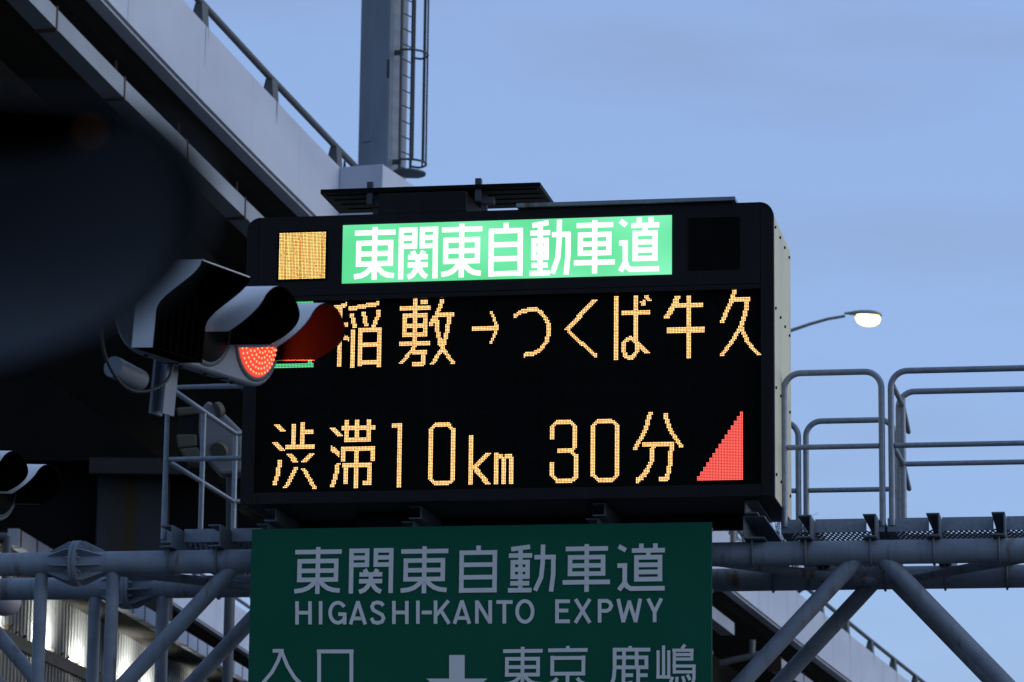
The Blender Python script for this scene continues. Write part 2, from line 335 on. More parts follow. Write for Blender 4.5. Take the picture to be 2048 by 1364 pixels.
LG.draw('o', ('c',1733,567,1764,781),('c',1786,590,1817,780),('c',1838,590,1869,779),('c',1755,573,1800,603),('c',1805,572,1858,602))
LG.draw('o', ('d',205,385,237,473),('d',250,337,352,370),('d',363,380,395,520),('d',258,536,358,567),('d',363,580,395,740),('d',245,741,355,773),('d',205,628,237,722),
  ('d',[(221,388),(255,353)]),('d',[(345,353),(380,388)]),('d',[(380,515),(350,552)]),('d',[(350,552),(380,585)]),('d',[(380,735),(345,758)]),('d',[(221,720),(255,757)]))
LG.zero('d',484,677,330,768); LG.char()
LG.draw('o', ('d',[(888,295),(855,410),(785,540)]),('d',[(990,302),(1025,410),(1098,520)]),('d',832,490,1050,523),('d',[(908,510),(897,620),(865,690)]),('d',[(868,685),(835,730),(800,755)],4),('d',[(1035,510),(1022,640),(1003,740)]),('d',945,731,1005,762))
LG.cells = set((LG.c0+i, LG.r0-j) for i in range(30) for j in range(3*(i//2+1))); LG.char('r')
LAMP_W = 95.0

# ------------------------------------------------------------------ ground and road
g = MB(); g.add([(-3000,-3000,0),(3000,-3000,0),(3000,3000,0),(-3000,3000,0)], [(0,1,2,3)])
o = g.build('ground', M['soil']); o['kind'] = 'structure'
g = MB(); g.add([(-9,-60,0.004),(7,-60,0.004),(7,260,0.004),(-9,260,0.004)], [(0,1,2,3)])
o = g.build('road', M['asphalt']); o['kind'] = 'structure'
g = MB()
for k in range(26): g.add([(-3.1,-56+12*k,0.008),(-2.95,-56+12*k,0.008),(-2.95,-50+12*k,0.008),(-3.1,-50+12*k,0.008)], [(0,1,2,3)])
o = g.build('road_lane_marking', M['white_paint']); o['kind'] = 'structure'
g = MB(); g.box((-9.2,-60,0),(-9.0,260,0.14)); g.box((7.0,-60,0),(7.2,260,0.14))
o = g.build('road_kerb', M['coping']); o['kind'] = 'structure'

# ------------------------------------------------------------------ message board
YB = 22.36                                     # plane of the board's front frame
YL = 22.40                                     # plane of the lamp matrix
XL, XR = at(495,440,YB).x, at(1547.6,700,YB).x
ZT, ZB = at(1250,412.5,YB).z, at(1000,1000,YB).z
DEPTH = 1.16
board = thing('message_board', 'wide dark electronic message board with amber lamp characters on top of the gantry', 'message board', ((XL+XR)/2, YB, ZB))
def rounded(x0, x1, z0, z1, r, y, n=8):
    p = [Vector((x0,y,z0)), Vector((x1,y,z0))]
    p += [Vector((x1-r+r*math.cos(a*math.pi/2/n), y, z1-r+r*math.sin(a*math.pi/2/n))) for a in range(n+1)]
    p += [Vector((x0+r-r*math.sin(a*math.pi/2/n), y, z1-r+r*math.cos(a*math.pi/2/n))) for a in range(n+1)]
    return p
b = MB(); b.prism(rounded(XL+0.012, XR-0.004, ZB+0.004, ZT-0.004, 0.085, YB+0.062), (0, DEPTH-0.062, 0))
b.build('housing', M['board_cream'], board)
b = MB(); b.box((XL+0.02, YB+0.064, ZB+0.0005),(XR-0.012, YB+DEPTH-0.006, ZB+0.0035)); b.build('underside_shade', M['board_dark'], board)  # added dark sheet: shade on the cream underside put into colour
xs0, xs1 = at(519,438,YB).x, at(1521,600,YB).x        # inner seams
zl_t, zl_b = at(1000,590.5,YB).z, at(1000,977,YB).z    # lamp screen opening
zh = at(1000,581,YB).z
fr = MB()
t = 0.06
# left and right stiles with rounded outer top corners, header, lower rail
r = 0.09
pl = [Vector((XL,YB,ZB)), Vector((xs0-0.0015,YB,ZB)), Vector((xs0-0.0015,YB,ZT))] + [Vector((XL+r-r*math.sin(a*math.pi/16),YB,ZT-r+r*math.cos(a*math.pi/16))) for a in range(9)]
fr.prism(pl, (0,t,0))
pr = [Vector((xs1+0.0015,YB,ZT)), Vector((xs1+0.0015,YB,ZB)), Vector((XR,YB,ZB))] + [Vector((XR-r+r*math.cos(a*math.pi/16),YB,ZT-r+r*math.sin(a*math.pi/16))) for a in range(9)]
fr.prism(pr, (0,t,0))
fr.box((xs0+0.0015, YB+0.001, zh+0.002),(xs1-0.0015, YB+t, ZT))
fr.box((xs0+0.0015, YB+0.001, zl_t),(xs1-0.0015, YB+t, zh-0.002))
fr.box((xs0+0.0015, YB+0.001, ZB),(xs1-0.0015, YB+t, zl_b))
fr.build('front_frame', M['board_dark'], board, bevel=0.003)
for u in (752,880,1060,1245,1405,1497,590,665): MB().obox((at(u,1001-0.0225*(u-750),YB).x, YB-0.002, at(u,1001-0.0225*(u-750),YB).z), X_*0.006, Y_*0.004, Z_*0.006).build('screw', M['black'], board)
for u in (640,770,1000,1250,1300,1490): MB().obox((at(u,585-0.027*(u-800),YB).x, YB-0.002, at(u,585-0.027*(u-800),YB).z), X_*0.006, Y_*0.004, Z_*0.006).build('screw', M['black'], board)
q = at(536,563,YB)
kh = MB(); kh.tube([(q.x,YB+0.002,q.z),(q.x,YB-0.004,q.z)], 0.018, 16); kh.build('lock', M['black'], board)
# side bolts of the cream housing
for y0, y1, v0, v1 in ((453,519,0,0),(615,676,0,0),(774,845,0,0),(948,1006,0,0)):
    z = at(1552, y0, YB+0.12).z
    for k in range(4):
        yy = YB + 0.14 + 0.30*k
        bt = MB(); bt.tube([(XR-0.006, yy, z),(XR+0.006, yy, z)], 0.010, 8); bt.build('bolt', M['black'], board)
# lamp screen
s = MB(); s.box((xs0-0.02, YL, zl_b-0.02),(xs1+0.02, YL+0.02, zl_t+0.02)); screen = s.build('lamp_screen', M['led_black'], board)
def dots(name, cells, x0, z0, mats, y, parent, pick=None):
    m = MB(); h = 0.0034
    for c, rr in cells:
        x, z = x0 + c*PIT, z0 - rr*PIT
        k = 0.707*h
        m.add([(x-h,y,z-k),(x-k,y,z-h),(x+k,y,z-h),(x+h,y,z-k),(x+h,y,z+k),(x+k,y,z+h),(x-k,y,z+h),(x-h,y,z+k)], [(0,1,2,3,4,5,6,7)], mi=pick() if pick else 0)
    return m.build(name, mats, parent, recalc=False)
NAMES = {'g':'green_frame_logo','o':'amber_lettering','r':'red_wedge_logo'}
COLS = {'g':[M['green_led']], 'o':[M['amber'],M['orange'],M['yellow']], 'r':[M['red_led']]}
for k, cells in LG.done:
    dots(NAMES[k], cells, LG.x0, LG.z0, COLS[k], YL-0.003, screen, (lambda: random.choice((0,0,0,1,2))) if k == 'o' else None)
# amber warning square and unlit square in the header
def square(name, a, b_, lit):
    p0, p1 = at(*a, YB), at(*b_, YB)
    m = MB(); m.box((p0.x-0.012, YB-0.004, p1.z-0.012),(p1.x+0.012, YB+0.02, p0.z+0.012)); o = m.build(name, M['led_black'], board)
    if lit:
        n = 32; cells = [(i, j) for i in range(n) for j in range(n)]
        colpick = [(2,2,0,2,1)[i % 5] if random.random() < 0.7 else random.choice((0,2)) for i in range(n)]
        st = {'i': 0}
        def pick():
            i = st['i'] // n; st['i'] += 1
            return colpick[i] if random.random() < 0.82 else random.choice((0,2,2,1))
        dots('amber_dot', cells, p0.x+0.005, p0.z-0.005, [M['amber_dim'],M['orange_dim'],M['yellow_dim']], YB-0.007, o, pick)
square('warning_matrix', (559.6,466.5), (651,556.8), True)
square('unlit_matrix', (1381,440), (1476,534.5), False)
# backlit green header
p0, p1 = at(686.5,451,YB), at(1343.6,548.6,YB)
hd = MB(); hd.box((p0.x, YB-0.008, p1.z),(p1.x, YB+0.02, p0.z)); header = hd.build('backlit_header', M['panel_green'], board)

# --- lettering: strokes as flat ribbons -----------------------------------------
def ribbon(m, pts, w, y):
    p = [Vector((a, 0, b)) for a, b in pts]; L = []; Rr = []
    for i, q in enumerate(p):
        if i == 0: d = (p[1]-q).normalized(); k = 1
        elif i == len(p)-1: d = (q-p[i-1]).normalized(); k = 1
        else:
            a, c = (q-p[i-1]).normalized(), (p[i+1]-q).normalized(); d = (a+c).normalized(); k = 1/max(0.5, d.dot(a))
        n = Vector((-d.z, 0, d.x)) * (w/2*k)
        L.append(q+n); Rr.append(q-n)
    vs = [(v.x, y, v.z) for v in L+Rr]; k = len(p)
    m.add(vs, [(i, k+i, k+i+1, i+1) for i in range(k-1)])
def H(x0, x1, y): return [(x0,y),(x1,y)]
def V(x, y0, y1): return [(x,y0),(x,y1)]
# each sign: (x0, y0, x1, y1) box of the drawing, then its strokes
GLYPH = {
 'east': ((437,255,795,620), [H(437,795,293),V(614,255,620),V(473,348,527),V(755,348,527),H(456,772,365),H(456,772,440),H(456,772,510),[(600,512),(575,548),(540,575),(500,590),(437,598)],[(628,512),(655,548),(690,575),(730,590),(787,597)]]),
 'barrier': ((862,268,1205,615), [V(880,268,615),V(1187,268,615),H(862,1018,285),V(1001,268,412),H(862,1018,340),H(862,1018,395),H(1052,1205,285),V(1069,268,412),H(1052,1205,340),H(1052,1205,395),[(985,430),(1000,460)],[(1083,430),(1068,460)],H(945,1122,470),H(943,1122,522),V(1034,460,545),[(1028,530),(1010,565),(985,590),(945,605)],[(1040,530),(1060,565),(1083,590),(1115,605)]]),
 'self': ((1730,245,2023,610), [V(1878,245,300),V(1748,285,610),V(2005,285,610),H(1730,2023,300),H(1730,2023,394),H(1730,2023,491),H(1730,2023,592)]),
 'move': ((303,235,675,605), [[(325,270),(473,253)],V(399,258,600),H(308,490,320),V(340,355,500),V(455,355,500),H(322,472,371),H(322,472,428),H(322,472,484),H(322,470,535),H(304,488,588),[(575,238),(573,380),(562,490),(515,593)],H(508,675,335),[(656,325),(656,470),(640,602)]]),
 'car': ((733,235,1103,603), [V(920,235,603),H(755,1086,270),V(790,318,480),V(1048,318,480),H(772,1066,336),H(772,1066,400),H(772,1066,463),H(733,1103,528)]),
 'way': ((1162,228,1535,600), [[(1172,247),(1228,279)],V(1350,228,285),V(1460,228,285),H(1275,1535,282),V(1405,290,330),V(1312,318,522),V(1497,318,522),H(1295,1515,336),H(1295,1515,395),H(1295,1515,450),H(1295,1515,506),H(1163,1240,398),[(1221,380),(1221,530),(1176,588)],[(1221,525),(1238,560),(1268,578),(1535,578)]]),
 'capital': ((617,1033,925,1345), [V(770,1033,1070),H(617,925,1066),V(650,1110,1265),V(893,1110,1265),H(635,908,1127),H(635,908,1250),V(770,1250,1335),[(770,1335),(725,1340)],[(690,1285),(665,1315),(620,1335)],[(845,1285),(870,1315),(915,1335)]]),
}
def draw(m, glyph, box, w, Y, y, k0=0):
    (gx0, gy0, gx1, gy1), strokes = GLYPH[glyph]
    a = at(box[0], box[1], Y); b_ = at(box[2], box[3], Y)
    sx = (b_.x-a.x)/(gx1-gx0); sz = (b_.z-a.z)/(gy1-gy0)
    for k, s in enumerate(strokes):
        ribbon(m, [(a.x+(px-gx0)*sx, a.z+(py-gy0)*sz) for px, py in s], w, y - 0.0004*(k+k0))
def zoomed(o, s): return lambda x, y: (o[0]+x/s, o[1]+y/s)
za, zb = zoomed((480,360),3.41), zoomed((1040,360),3.41)
for gname, zz, bx in (('east',za,(787,328,1057,678)),('barrier',za,(1090,328,1345,672)),('east',za,(1380,305,1650,662)),('self',za,(1703,298,1925,655)),('move',zb,(70,278,343,650)),('car',zb,(372,280,648,635)),('way',zb,(678,262,950,630))):
    m = MB(); a, c = zz(bx[0],bx[1]), zz(bx[2],bx[3])
    draw(m, gname, (a[0],a[1],c[0],c[1]), 0.034, YB, YB-0.010)
    m.build('lettering', M['panel_white'], header, recalc=False)

# things on the roof of the board
cb = MB(); c0, c1 = at(756,391,YB), at(932,421,YB)
cb.box((c0.x, YB+0.002, ZT),(c1.x, YB+0.62, at(845,384,YB).z))
cb.build('roof_box', M['board_dark'], board, bevel=0.004)
rs = MB(); a, c = at(1034,412,YB), at(1471,400,YB)
rs.box((a.x, YB-0.03, ZT+0.012),(c.x, YB+0.35, ZT+0.036)); rs.build('roof_plate', M['galv'], board)
rs = MB(); rs.box((a.x+0.03, YB+0.03, ZT-0.002),(c.x-0.02, YB+0.3, ZT+0.011)); rs.build('roof_plate_shadow', M['black'], board)  # black strip stands for the shadow below the roof plate
ZS = at(690,386,YB+0.05).z
sp = thing('solar_panel', 'black flat solar panel laid level behind the small box on the board roof', 'solar panel', (at(860,386,YB).x, YB+0.3, ZS))
m = MB(); x0, x1 = at(641,388,YB+0.05).x, at(1080,376,YB+0.05).x
m.box((x0, YB+0.05, ZS),(x1, YB+0.62, ZS+0.03)); m.build('panel', M['solar'], sp)
for k in range(4):
    m = MB(); m.box((x0+0.03+0.02*k, YB+0.10+0.13*k, ZS-0.006),(x1-0.03, YB+0.125+0.13*k, ZS-0.0005)); m.build('rail', M['solar'], sp)
for u in (742, 958):
    xx = at(u,380,YB+0.1).x
    m = MB(); m.box((xx-0.02, YB+0.06, ZS-0.08),(xx+0.02, YB+0.11, ZS+0.075)); m.obox((xx+0.03, YB+0.14, ZT+0.07), X_*0.02, Y_*0.02, Z_*0.07); m.box((xx+0.015,YB+0.1,ZS-0.09),(xx+0.10,YB+0.16,ZS-0.05)); m.build('bracket', M['mast_dark'], sp)

# ------------------------------------------------------------------ green direction sign
YS = 22.47
sg = thing('direction_sign', 'large green expressway sign with white lettering hanging below the message board', 'road sign', (at(960,1050,YS).x, YS, at(960,1050,YS).z))
sx0, sx1 = at(500,1200,YS).x, at(1423.6,1200,YS).x; sz1 = at(960,1051,YS).z; sz0 = sz1 - 1.62
m = MB(); m.prism([(sx0,YS,sz0),(sx1,YS,sz0),(sx1,YS,sz1),(sx0,YS,sz1)], (0,0.03,0)); m.build('panel', M['sign_green'], sg, bevel=0.004)
m = MB()
for z in (sz1-0.10, sz1-0.45, sz1-0.85, sz1-1.25):
    m.box((sx0+0.03,YS+0.031,z-0.03),(sx1-0.03,YS+0.07,z+0.03))
for z in (sz1-0.05, sz1-0.45, sz1-0.85): 
    m.box((sx1-0.002,YS+0.006,z-0.012),(sx1+0.006,YS+0.026,z+0.012)); m.box((sx0-0.006,YS+0.006,z-0.012),(sx0+0.002,YS+0.026,z+0.012))
m.build('stiffener', M['galv'], sg)
zA, zB2 = zoomed((480,1030),3.938), zoomed((940,1030),3.938)
YT = YS - 0.003
W1 = 36/3.938/306
for gname, zz, bx in (('east',zA,(437,255,795,620)),('barrier',zA,(862,266,1205,615)),('east',zA,(1272,250,1637,615)),('self',zA,(1730,243,2023,610)),('move',zB2,(303,235,675,607)),('car',zB2,(733,233,1103,604)),('way',zB2,(1162,228,1535,600))):
    m = MB(); a, c = zz(bx[0],bx[1]), zz(bx[2],bx[3]); draw(m, gname, (*a, *c), W1, YS, YT); m.build('lettering', M['sign_white'], sg, recalc=False)
def line(name, zz, strokes, w, per=None):
    m = MB()
    for k, s in enumerate(strokes):
        pts = [at(*zz(x, y), YS) for x, y in s]
        ribbon(m, [(p.x, p.z) for p in pts], w, YT - 0.0004*(k % 9))
    return m.build(name, M['sign_white'], sg, recalc=False)
def ell(cx, cy, rx, ry, a0, a1, n=18): return [(cx+rx*math.cos(R(a0+(a1-a0)*i/n)), cy+ry*math.sin(R(a0+(a1-a0)*i/n))) for i in range(n+1)]
W2 = 29/3.938/306
line('lettering', zA, [V(450,680,863),V(552,680,862),H(440,560,770), V(636,679,862),
  ell(772,770,61,79,-35,-330,22), [(775,782),(829,782)], V(826,770,862),
  [(872,862),(931,680)],[(988,862),(929,680)],H(893,966,815),
  [(1130,715),(1112,695),(1082,688),(1052,697),(1040,722),(1050,748),(1085,768),(1118,785),(1132,812),(1120,840),(1085,851),(1052,843),(1035,812)],
  V(1213,677,859),V(1315,677,859),H(1203,1325,768), V(1402,675,858)], W2)
line('lettering', zA, [H(1432,1512,768), V(1541,674,857),[(1643,675),(1545,792)],[(1582,750),(1648,857)],
  [(1690,857),(1750,674)],[(1808,857),(1748,674)],H(1712,1788,812), V(1867,673,856),V(1972,672,855),[(1868,680),(1971,850)]], W2)
line('lettering', zB2, [H(208,336,686),V(271,672,855), ell(433,760,61,82,0,180),ell(433,760,61,82,180,360)], W2)
line('lettering', zB2, [V(686,665,852),H(672,788,680),H(672,775,753),H(672,788,838), [(832,663),(945,850)],[(945,663),(830,850)],
  V(1022,663,848),[(1010,677),(1080,677),(1102,690),(1114,716),(1102,742),(1080,756),(1010,756)],
  [(1168,662),(1209,845)],[(1207,845),(1257,675)],[(1253,675),(1306,845)],[(1304,845),(1342,660)], [(1403,659),(1456,768)],[(1508,657),(1454,768)],V(1455,755,845)], W2)
W3 = 29/3.938/306
line('lettering', zA, [H(258,345,1070),[(330,1062),(300,1150),(255,1235),(180,1325),(150,1355)],[(332,1085),(375,1190),(430,1280),(500,1350)]], W3)
line('lettering', zA, [V(624,1060,1420),V(878,1060,1420),H(607,895,1075),H(607,895,1405)], W3*1.05)
m = MB(); pt = [at(*zA(x,y), YS) for x, y in ((1648,1103),(1770,1103),(1770,1289),(1950,1289),(1710,1480),(1467,1289),(1648,1289))]
m.add([(p.x, YT, p.z) for p in pt], [(0,1,2,6)]); m.add([(p.x, YT, p.z) for p in pt], [(3,4,5)]); m.build('arrow', M['sign_white'], sg, recalc=False)
for gname, bx in (('east',(262,1040,570,1352)),('capital',(617,1033,925,1345))):
    m = MB(); a, c = zB2(bx[0],bx[1]), zB2(bx[2],bx[3]); draw(m, gname, (*a, *c), W3, YS, YT); m.build('lettering', M['sign_white'], sg, recalc=False)
line('lettering', zB2, [V(1262,1032,1062),H(1125,1420,1061),[(1140,1050),(1140,1200),(1132,1290),(1110,1345)],H(1130,1405,1122),H(1130,1405,1200),V(1390,1110,1212),V(1214,1062,1200),V(1313,1062,1200),V(1210,1215,1340),H(1200,1285,1262),[(1210,1335),(1280,1320)],V(1325,1215,1335),H(1325,1400,1262),[(1325,1335),(1405,1330)]], W3)
line('lettering', zB2, [V(1482,1066,1290),V(1525,1028,1290),V(1566,1066,1290),H(1468,1580,1276),[(1694,1022),(1668,1055)],V(1610,1055,1250),H(1595,1762,1066),V(1747,1055,1140),H(1610,1760,1100),H(1610,1760,1135),H(1595,1778,1190),[(1764,1180),(1764,1290),(1750,1345)],H(1600,1778,1236),[(1597,1275),(1575,1330)],[(1632,1275),(1628,1325)],[(1675,1270),(1690,1318)],[(1712,1258),(1735,1300)]], W3*0.85)

# ------------------------------------------------------------------ gantry truss
YF, YK, ZC, RC = 22.75, 24.0, 6.442, 0.080        # front and back chord planes, chord height, chord radius
ZBC = ZC - 1.06
gn = thing('sign_gantry', 'grey tubular steel truss gantry spanning the road and carrying both signs', 'gantry', (-4.0, 23.4, 0))
GX0, GX1 = -13.0, 8.6
for Y in (YF, YK):
    for z in (ZC, ZBC):
        m = MB(); m.tube([(GX0,Y,z),(GX1,Y,z)], RC if z == ZC else 0.07, 20); m.build('chord', M['galv'], gn)
N0, PAN = -1.735, 1.045
tops = [N0 + 2*PAN*k for k in range(-2, 5)]
XF = at(158,1130,YF).x                              # flange joint
RB = 0.055
def strut(name, a, b_, r=RB):
    m = MB(); m.tube([a, b_], r, 14); return m.build(name, M['galv'], gn)
xp0, xp1 = at(83,1150,YF).x, at(226,1150,YF).x      # posts either side of the joint
for Y in (YF, YK):
    for x in tops:
        if x < xp1 + 0.6: continue
        for sg_ in (-1, 1):
            if x + sg_*PAN > xp1 - 0.4: strut('brace', (x + sg_*0.05, Y, ZC), (x + sg_*PAN, Y, ZBC))
    strut('post', (xp0, Y, ZC), (xp0, Y, ZBC), 0.044); strut('post', (xp1, Y, ZC), (xp1, Y, ZBC), 0.044)
    strut('brace', (xp0-1.0, Y, ZC), (xp0-0.05, Y, ZBC), 0.05)
    for k in range(2): strut('brace', (xp0-1.0-2*k, Y, ZC), (xp0-2.0-2*k, Y, ZBC)); strut('brace', (xp0-3.0-2*k, Y, ZC), (xp0-2.0-2*k, Y, ZBC))
for x in tops:                                      # level braces between the chords, from the back nodes
    for s_ in (-1, 1): strut('level_brace', (x+s_*0.06, YK-0.05, ZC-0.035), (x+s_*PAN, YF+0.05, ZC-0.035), 0.032)
for Y in (YF, YK):                                  # flange joints with ribs
    m = MB(); m.tube([(XF-0.035,Y,ZC),(XF-0.012,Y,ZC)], 0.155, 28); m.tube([(XF-0.009,Y,ZC),(XF+0.014,Y,ZC)], 0.155, 28)
    for k in range(8):
        a = math.pi*2*k/8 + 0.2; d = Vector((0, math.cos(a), math.sin(a))); n = Vector((1,0,0)).cross(d)*0.005
        for s_ in (-1, 1):
            x0 = XF + (0.0142 if s_ > 0 else -0.0352)
            q = [Vector((x0,Y,ZC))+d*0.07, Vector((x0,Y,ZC))+d*0.15, Vector((x0+s_*0.03,Y,ZC))+d*0.15, Vector((x0+s_*0.165,Y,ZC))+d*0.085, Vector((x0+s_*0.165,Y,ZC))+d*0.07]
            m.prism([p - n for p in q], n*2)
    for k in range(8):
        a = math.pi*2*(k+0.5)/8 + 0.2; d = Vector((0, math.cos(a), math.sin(a)))
        c = Vector((XF-0.01,Y,ZC)) + d*0.122; m.tube([c - X_*0.05, c + X_*0.05], 0.011, 6)
    m.build('flange_joint', M['galv'], gn)
    m = MB(); m.tube([(XF+3.9,Y,ZBC),(XF+3.93,Y,ZBC)], 0.13, 20); m.build('flange_joint', M['galv'], gn)
for x in (GX0, GX1):                                # gantry legs, outside the picture
    for Y in (YF, YK):
        m = MB(); m.tube([(x,Y,0.02),(x,Y,ZC+0.3)], 0.14, 20); m.box((x-0.3,Y-0.3,0.0),(x+0.3,Y+0.3,0.03)); m.build('column', M['galv'], gn)
# cross channels on the chords with their U-bolts
def channel(name, x, z0, z1, y0, y1, open_left, parent, w=0.085, t=0.009):
    m = MB(); xw = x - t if open_left else x           # web edge at x
    s_ = -1 if open_left else 1
    xa, xb = (x-w, x) if open_left else (x, x+w)
    m.box((x-t if open_left else x, y0, z0),(x if open_left else x+t, y1, z1))
    xf0, xf1 = (x-w, x-t-0.0002) if open_left else (x+t+0.0002, x+w)
    m.box((xf0, y0, z1-t),(xf1, y1, z1)); m.box((xf0, y0, z0),(xf1, y1, z0+t))
    return m.build(name, M['galv_dark'], parent)
ZCH0, ZCH1 = ZC+RC+0.002, ZC+RC+0.150
chx = []
for u, left in ((345,True),(441,True),(538,True),(828,True),(1197,True),(1486,False),(1622,True),(1752,True),(1879,True),(2010,True)):
    x = at(u,1055,22.6).x; chx.append((x, left)); w = 0.085 if left or u > 1500 else 0.14
    channel('cross_channel', x, ZCH0, ZCH1, 22.60, 24.75, left, gn, w=w)
    xb = x - 0.045 if left else x + 0.05
    for Y in (YF, YK):
        m = MB(); pts = [Vector((xb,Y-RC-0.008,ZCH0+0.02))] + [Vector((xb, Y-(RC+0.008)*math.cos(a*math.pi/10), ZC-(RC+0.008)*math.sin(a*math.pi/10))) for a in range(11)] + [Vector((xb,Y+RC+0.008,ZCH0+0.02))]
        m.tube(pts, 0.008, 8); m.build('clamp', M['galv_dark'], gn)
# base channels between gantry and board
for u, left in ((547,True),(838,True),(1207,True),(1486,False)):
    x = at(u,1020,22.44).x
    channel('base_channel', x, ZCH1+0.003, ZB-0.004, 22.52, 23.45, left, board)
tr = MB(); a, c = at(712,1015,22.9), at(818,1055,22.9); tr.box((a.x,22.9,ZCH1+0.01),(c.x,23.3,ZB-0.006)); tr.build('cable_box', M['black'], board)
lb = MB(); lb.box((XL+0.2,23.2,ZCH1+0.004),(XR-0.18,23.28,ZB-0.005)); lb.build('base_beam', M['board_dark'], board)

# ------------------------------------------------------------------ service walkways
Y1 = 22.90
ZW0, ZW1 = at(1660,1065,Y1).z, at(1660,1038,Y1).z
def hoop_frame(parent, x0, x1, Y, z0, z1, zm, r=0.021, rad=0.11, rails=True):
    m = MB(); e = []
    if x0 is not None:
        e = [Vector((x0,Y,z0)), Vector((x0,Y,z1-rad))] + arc((x0+rad,Y,z1-rad), rad, math.pi, math.pi/2, 8, X_, Z_)[1:]
    else: e = []
    x_end = x1
    e += [Vector((x1-rad,Y,z1))] + arc((x1-rad,Y,z1-rad), rad, math.pi/2, 0, 8, X_, Z_)[1:] + [Vector((x1,Y,z0))]
    m.tube(e, r, 12); fr_ = m.build('handrail', M['galv_rail'], parent)
    m = MB(); m.tube([(x0+r if x0 is not None else x1-2,Y,zm),(x1-r,Y,zm)], r*0.85, 10); m.build('mid_rail', M['galv_rail'], parent)
    return fr_
def mesh_floor(parent, x0, x1, y0, y1, z):
    m = MB(); px, py = 0.034, 0.15; hw = 0.0050
    d = Vector((px, py, 0)).normalized()
    n1 = Vector((-d.y, d.x, 0))*hw
    def clip(ax, ay, bx, by):
        t0, t1 = 0.0, 1.0
        for p, q in ((-(bx-ax), ax-x0), (bx-ax, x1-ax), (-(by-ay), ay-y0), (by-ay, y1-ay)):
            if abs(p) < 1e-9:
                if q < 0: return None
            else:
                t = q/p
                if p < 0: t0 = max(t0, t)
                else: t1 = min(t1, t)
        return (ax+t0*(bx-ax), ay+t0*(by-ay), ax+t1*(bx-ax), ay+t1*(by-ay)) if t0 < t1-0.01 else None
    ext = (y1-y0)*px/py
    k = -int(ext/px) - 2
    while x0 + k*px < x1 + ext + px:
        for s_ in (1, -1):
            ax = x0 + k*px; c = clip(ax, y0, ax + s_*ext, y1)
            if c:
                a, b_ = Vector((c[0],c[1],z)), Vector((c[2],c[3],z)); dd = (b_-a).normalized(); n = Vector((-dd.y,dd.x,0))*hw
                up = Vector((0,0,0.006 if s_ > 0 else 0.0055)); off = Vector((0,0,0 if s_ > 0 else 0.0002))
                m.obox((a+b_)/2+up/2+off, (b_-a)/2, n, up/2)
        k += 1
    return m.build('mesh_floor', M['grating'], parent)
def deck(parent, x0, x1, y0, y1):
    t = 0.008
    cuts = sorted((cx - 0.085 if l else cx, cx if l else cx + 0.085) for cx, l in chx)
    xa = x0; m = MB()
    for ca, cb_ in cuts + [(x1, x1)]:                 # edge boards run from channel to channel
        if cb_ <= xa: continue
        if ca > xa + 0.01: m.box((xa,y0,ZW0),(min(ca, x1),y0+t,ZW1))
        xa = max(xa, cb_)
        if xa >= x1: break
    m.build('edge_trim', M['galv_rail'], parent)
    m = MB(); m.box((x0,y1-t,ZW0),(x1,y1,ZW1)); m.build('edge_angle', M['galv_rail'], parent)
    m = MB(); m.box((x0,y0+t+0.0005,ZW0),(x0+0.05,y1-t-0.0005,ZW1-0.01)); m.build('edge_angle', M['galv_dark'], parent)
    m = MB(); m.box((x1-0.05,y0+t+0.0005,ZW0),(x1,y1-t-0.0005,ZW1-0.01)); m.build('edge_angle', M['galv_dark'], parent)
    mesh_floor(parent, x0+0.05, x1-0.05, y0+t, y1-t, ZW0+0.004)
ZR0 = at(1660,745,Y1).z
Y2 = dist_for_height(1700, 841, ZR0); Y3 = dist_for_height(1950, 780, at(1950,738,Y1).z)
ZR, ZM = at(1660,745,Y1).z, at(1690,893,Y1).z
wa = thing('service_walkway', 'short service walkway with rounded handrail between board side and rail gap', 'walkway', (-1.95, 23.3, ZW0), 'service walkways on the gantry')
ax0, ax1 = at(1562,1050,Y1).x, at(1769,1040,Y1).x
deck(wa, ax0, ax1, Y1, Y2)
hoop_frame(wa, at(1568.5,900,Y1).x, at(1764,900,Y1).x, Y1, ZW0+0.04, ZR, ZM)
x0r, x1r = at(1612,900,Y2).x, at(1790,900,Y2).x
hoop_frame(wa, x0r, x1r, Y2, ZW0+0.04, ZR, ZM)
hoop_frame(wa, x0r-1.0, at(1596.5,900,Y2).x, Y2, ZW0+0.04, ZR, ZM)
wb = thing('service_walkway', 'long narrow service walkway with handrail reaching farthest away from the message board', 'walkway', (0.2, 22.9, ZW0), 'service walkways on the gantry')
bx0 = at(1775,1040,Y1).x; bx1 = 3.2
deck(wb, bx0, bx1, Y1, Y3)
hoop_frame(wb, at(1783,900,Y1).x, bx1-0.02, Y1, ZW0+0.04, ZR, ZM)
hoop_frame(wb, at(1798,900,Y3).x, bx1-0.02, Y3, ZW0+0.04, ZR, ZM)
xg = at(1806,900,Y3).x
m = MB(); m.tube([(xg,Y3,ZW0+0.03),(xg,Y3,ZR-0.04)], 0.021, 12); m.build('gate_post', M['galv_rail'], wb)
for z in (ZR-0.09, ZM): 
    m = MB(); m.tube([(at(1786,900,Y1).x,Y1+0.03,z),(xg,Y3-0.02,z)], 0.018, 10); m.build('gate_rail', M['galv_rail'], wb)
    m = MB(); m.tube([(xg,Y3+0.02,z),(xg-0.03,Y2,z)], 0.018, 10); m.build('gate_rail', M['galv_rail'], wb)
wc = thing('service_walkway', 'service walkway corner with square handrail beside the traffic signal and pier', 'walkway', (-6.1, 23.3, ZW0), 'service walkways on the gantry')
cx0 = at(322,1060,Y1).x; cx1 = XL - 0.02
xc = at(334,850,Y1).x; zt_, zm_ = at(334,775,Y1).z, at(334,919,Y1).z
Y2 = dist_for_height(446, 866, zt_)
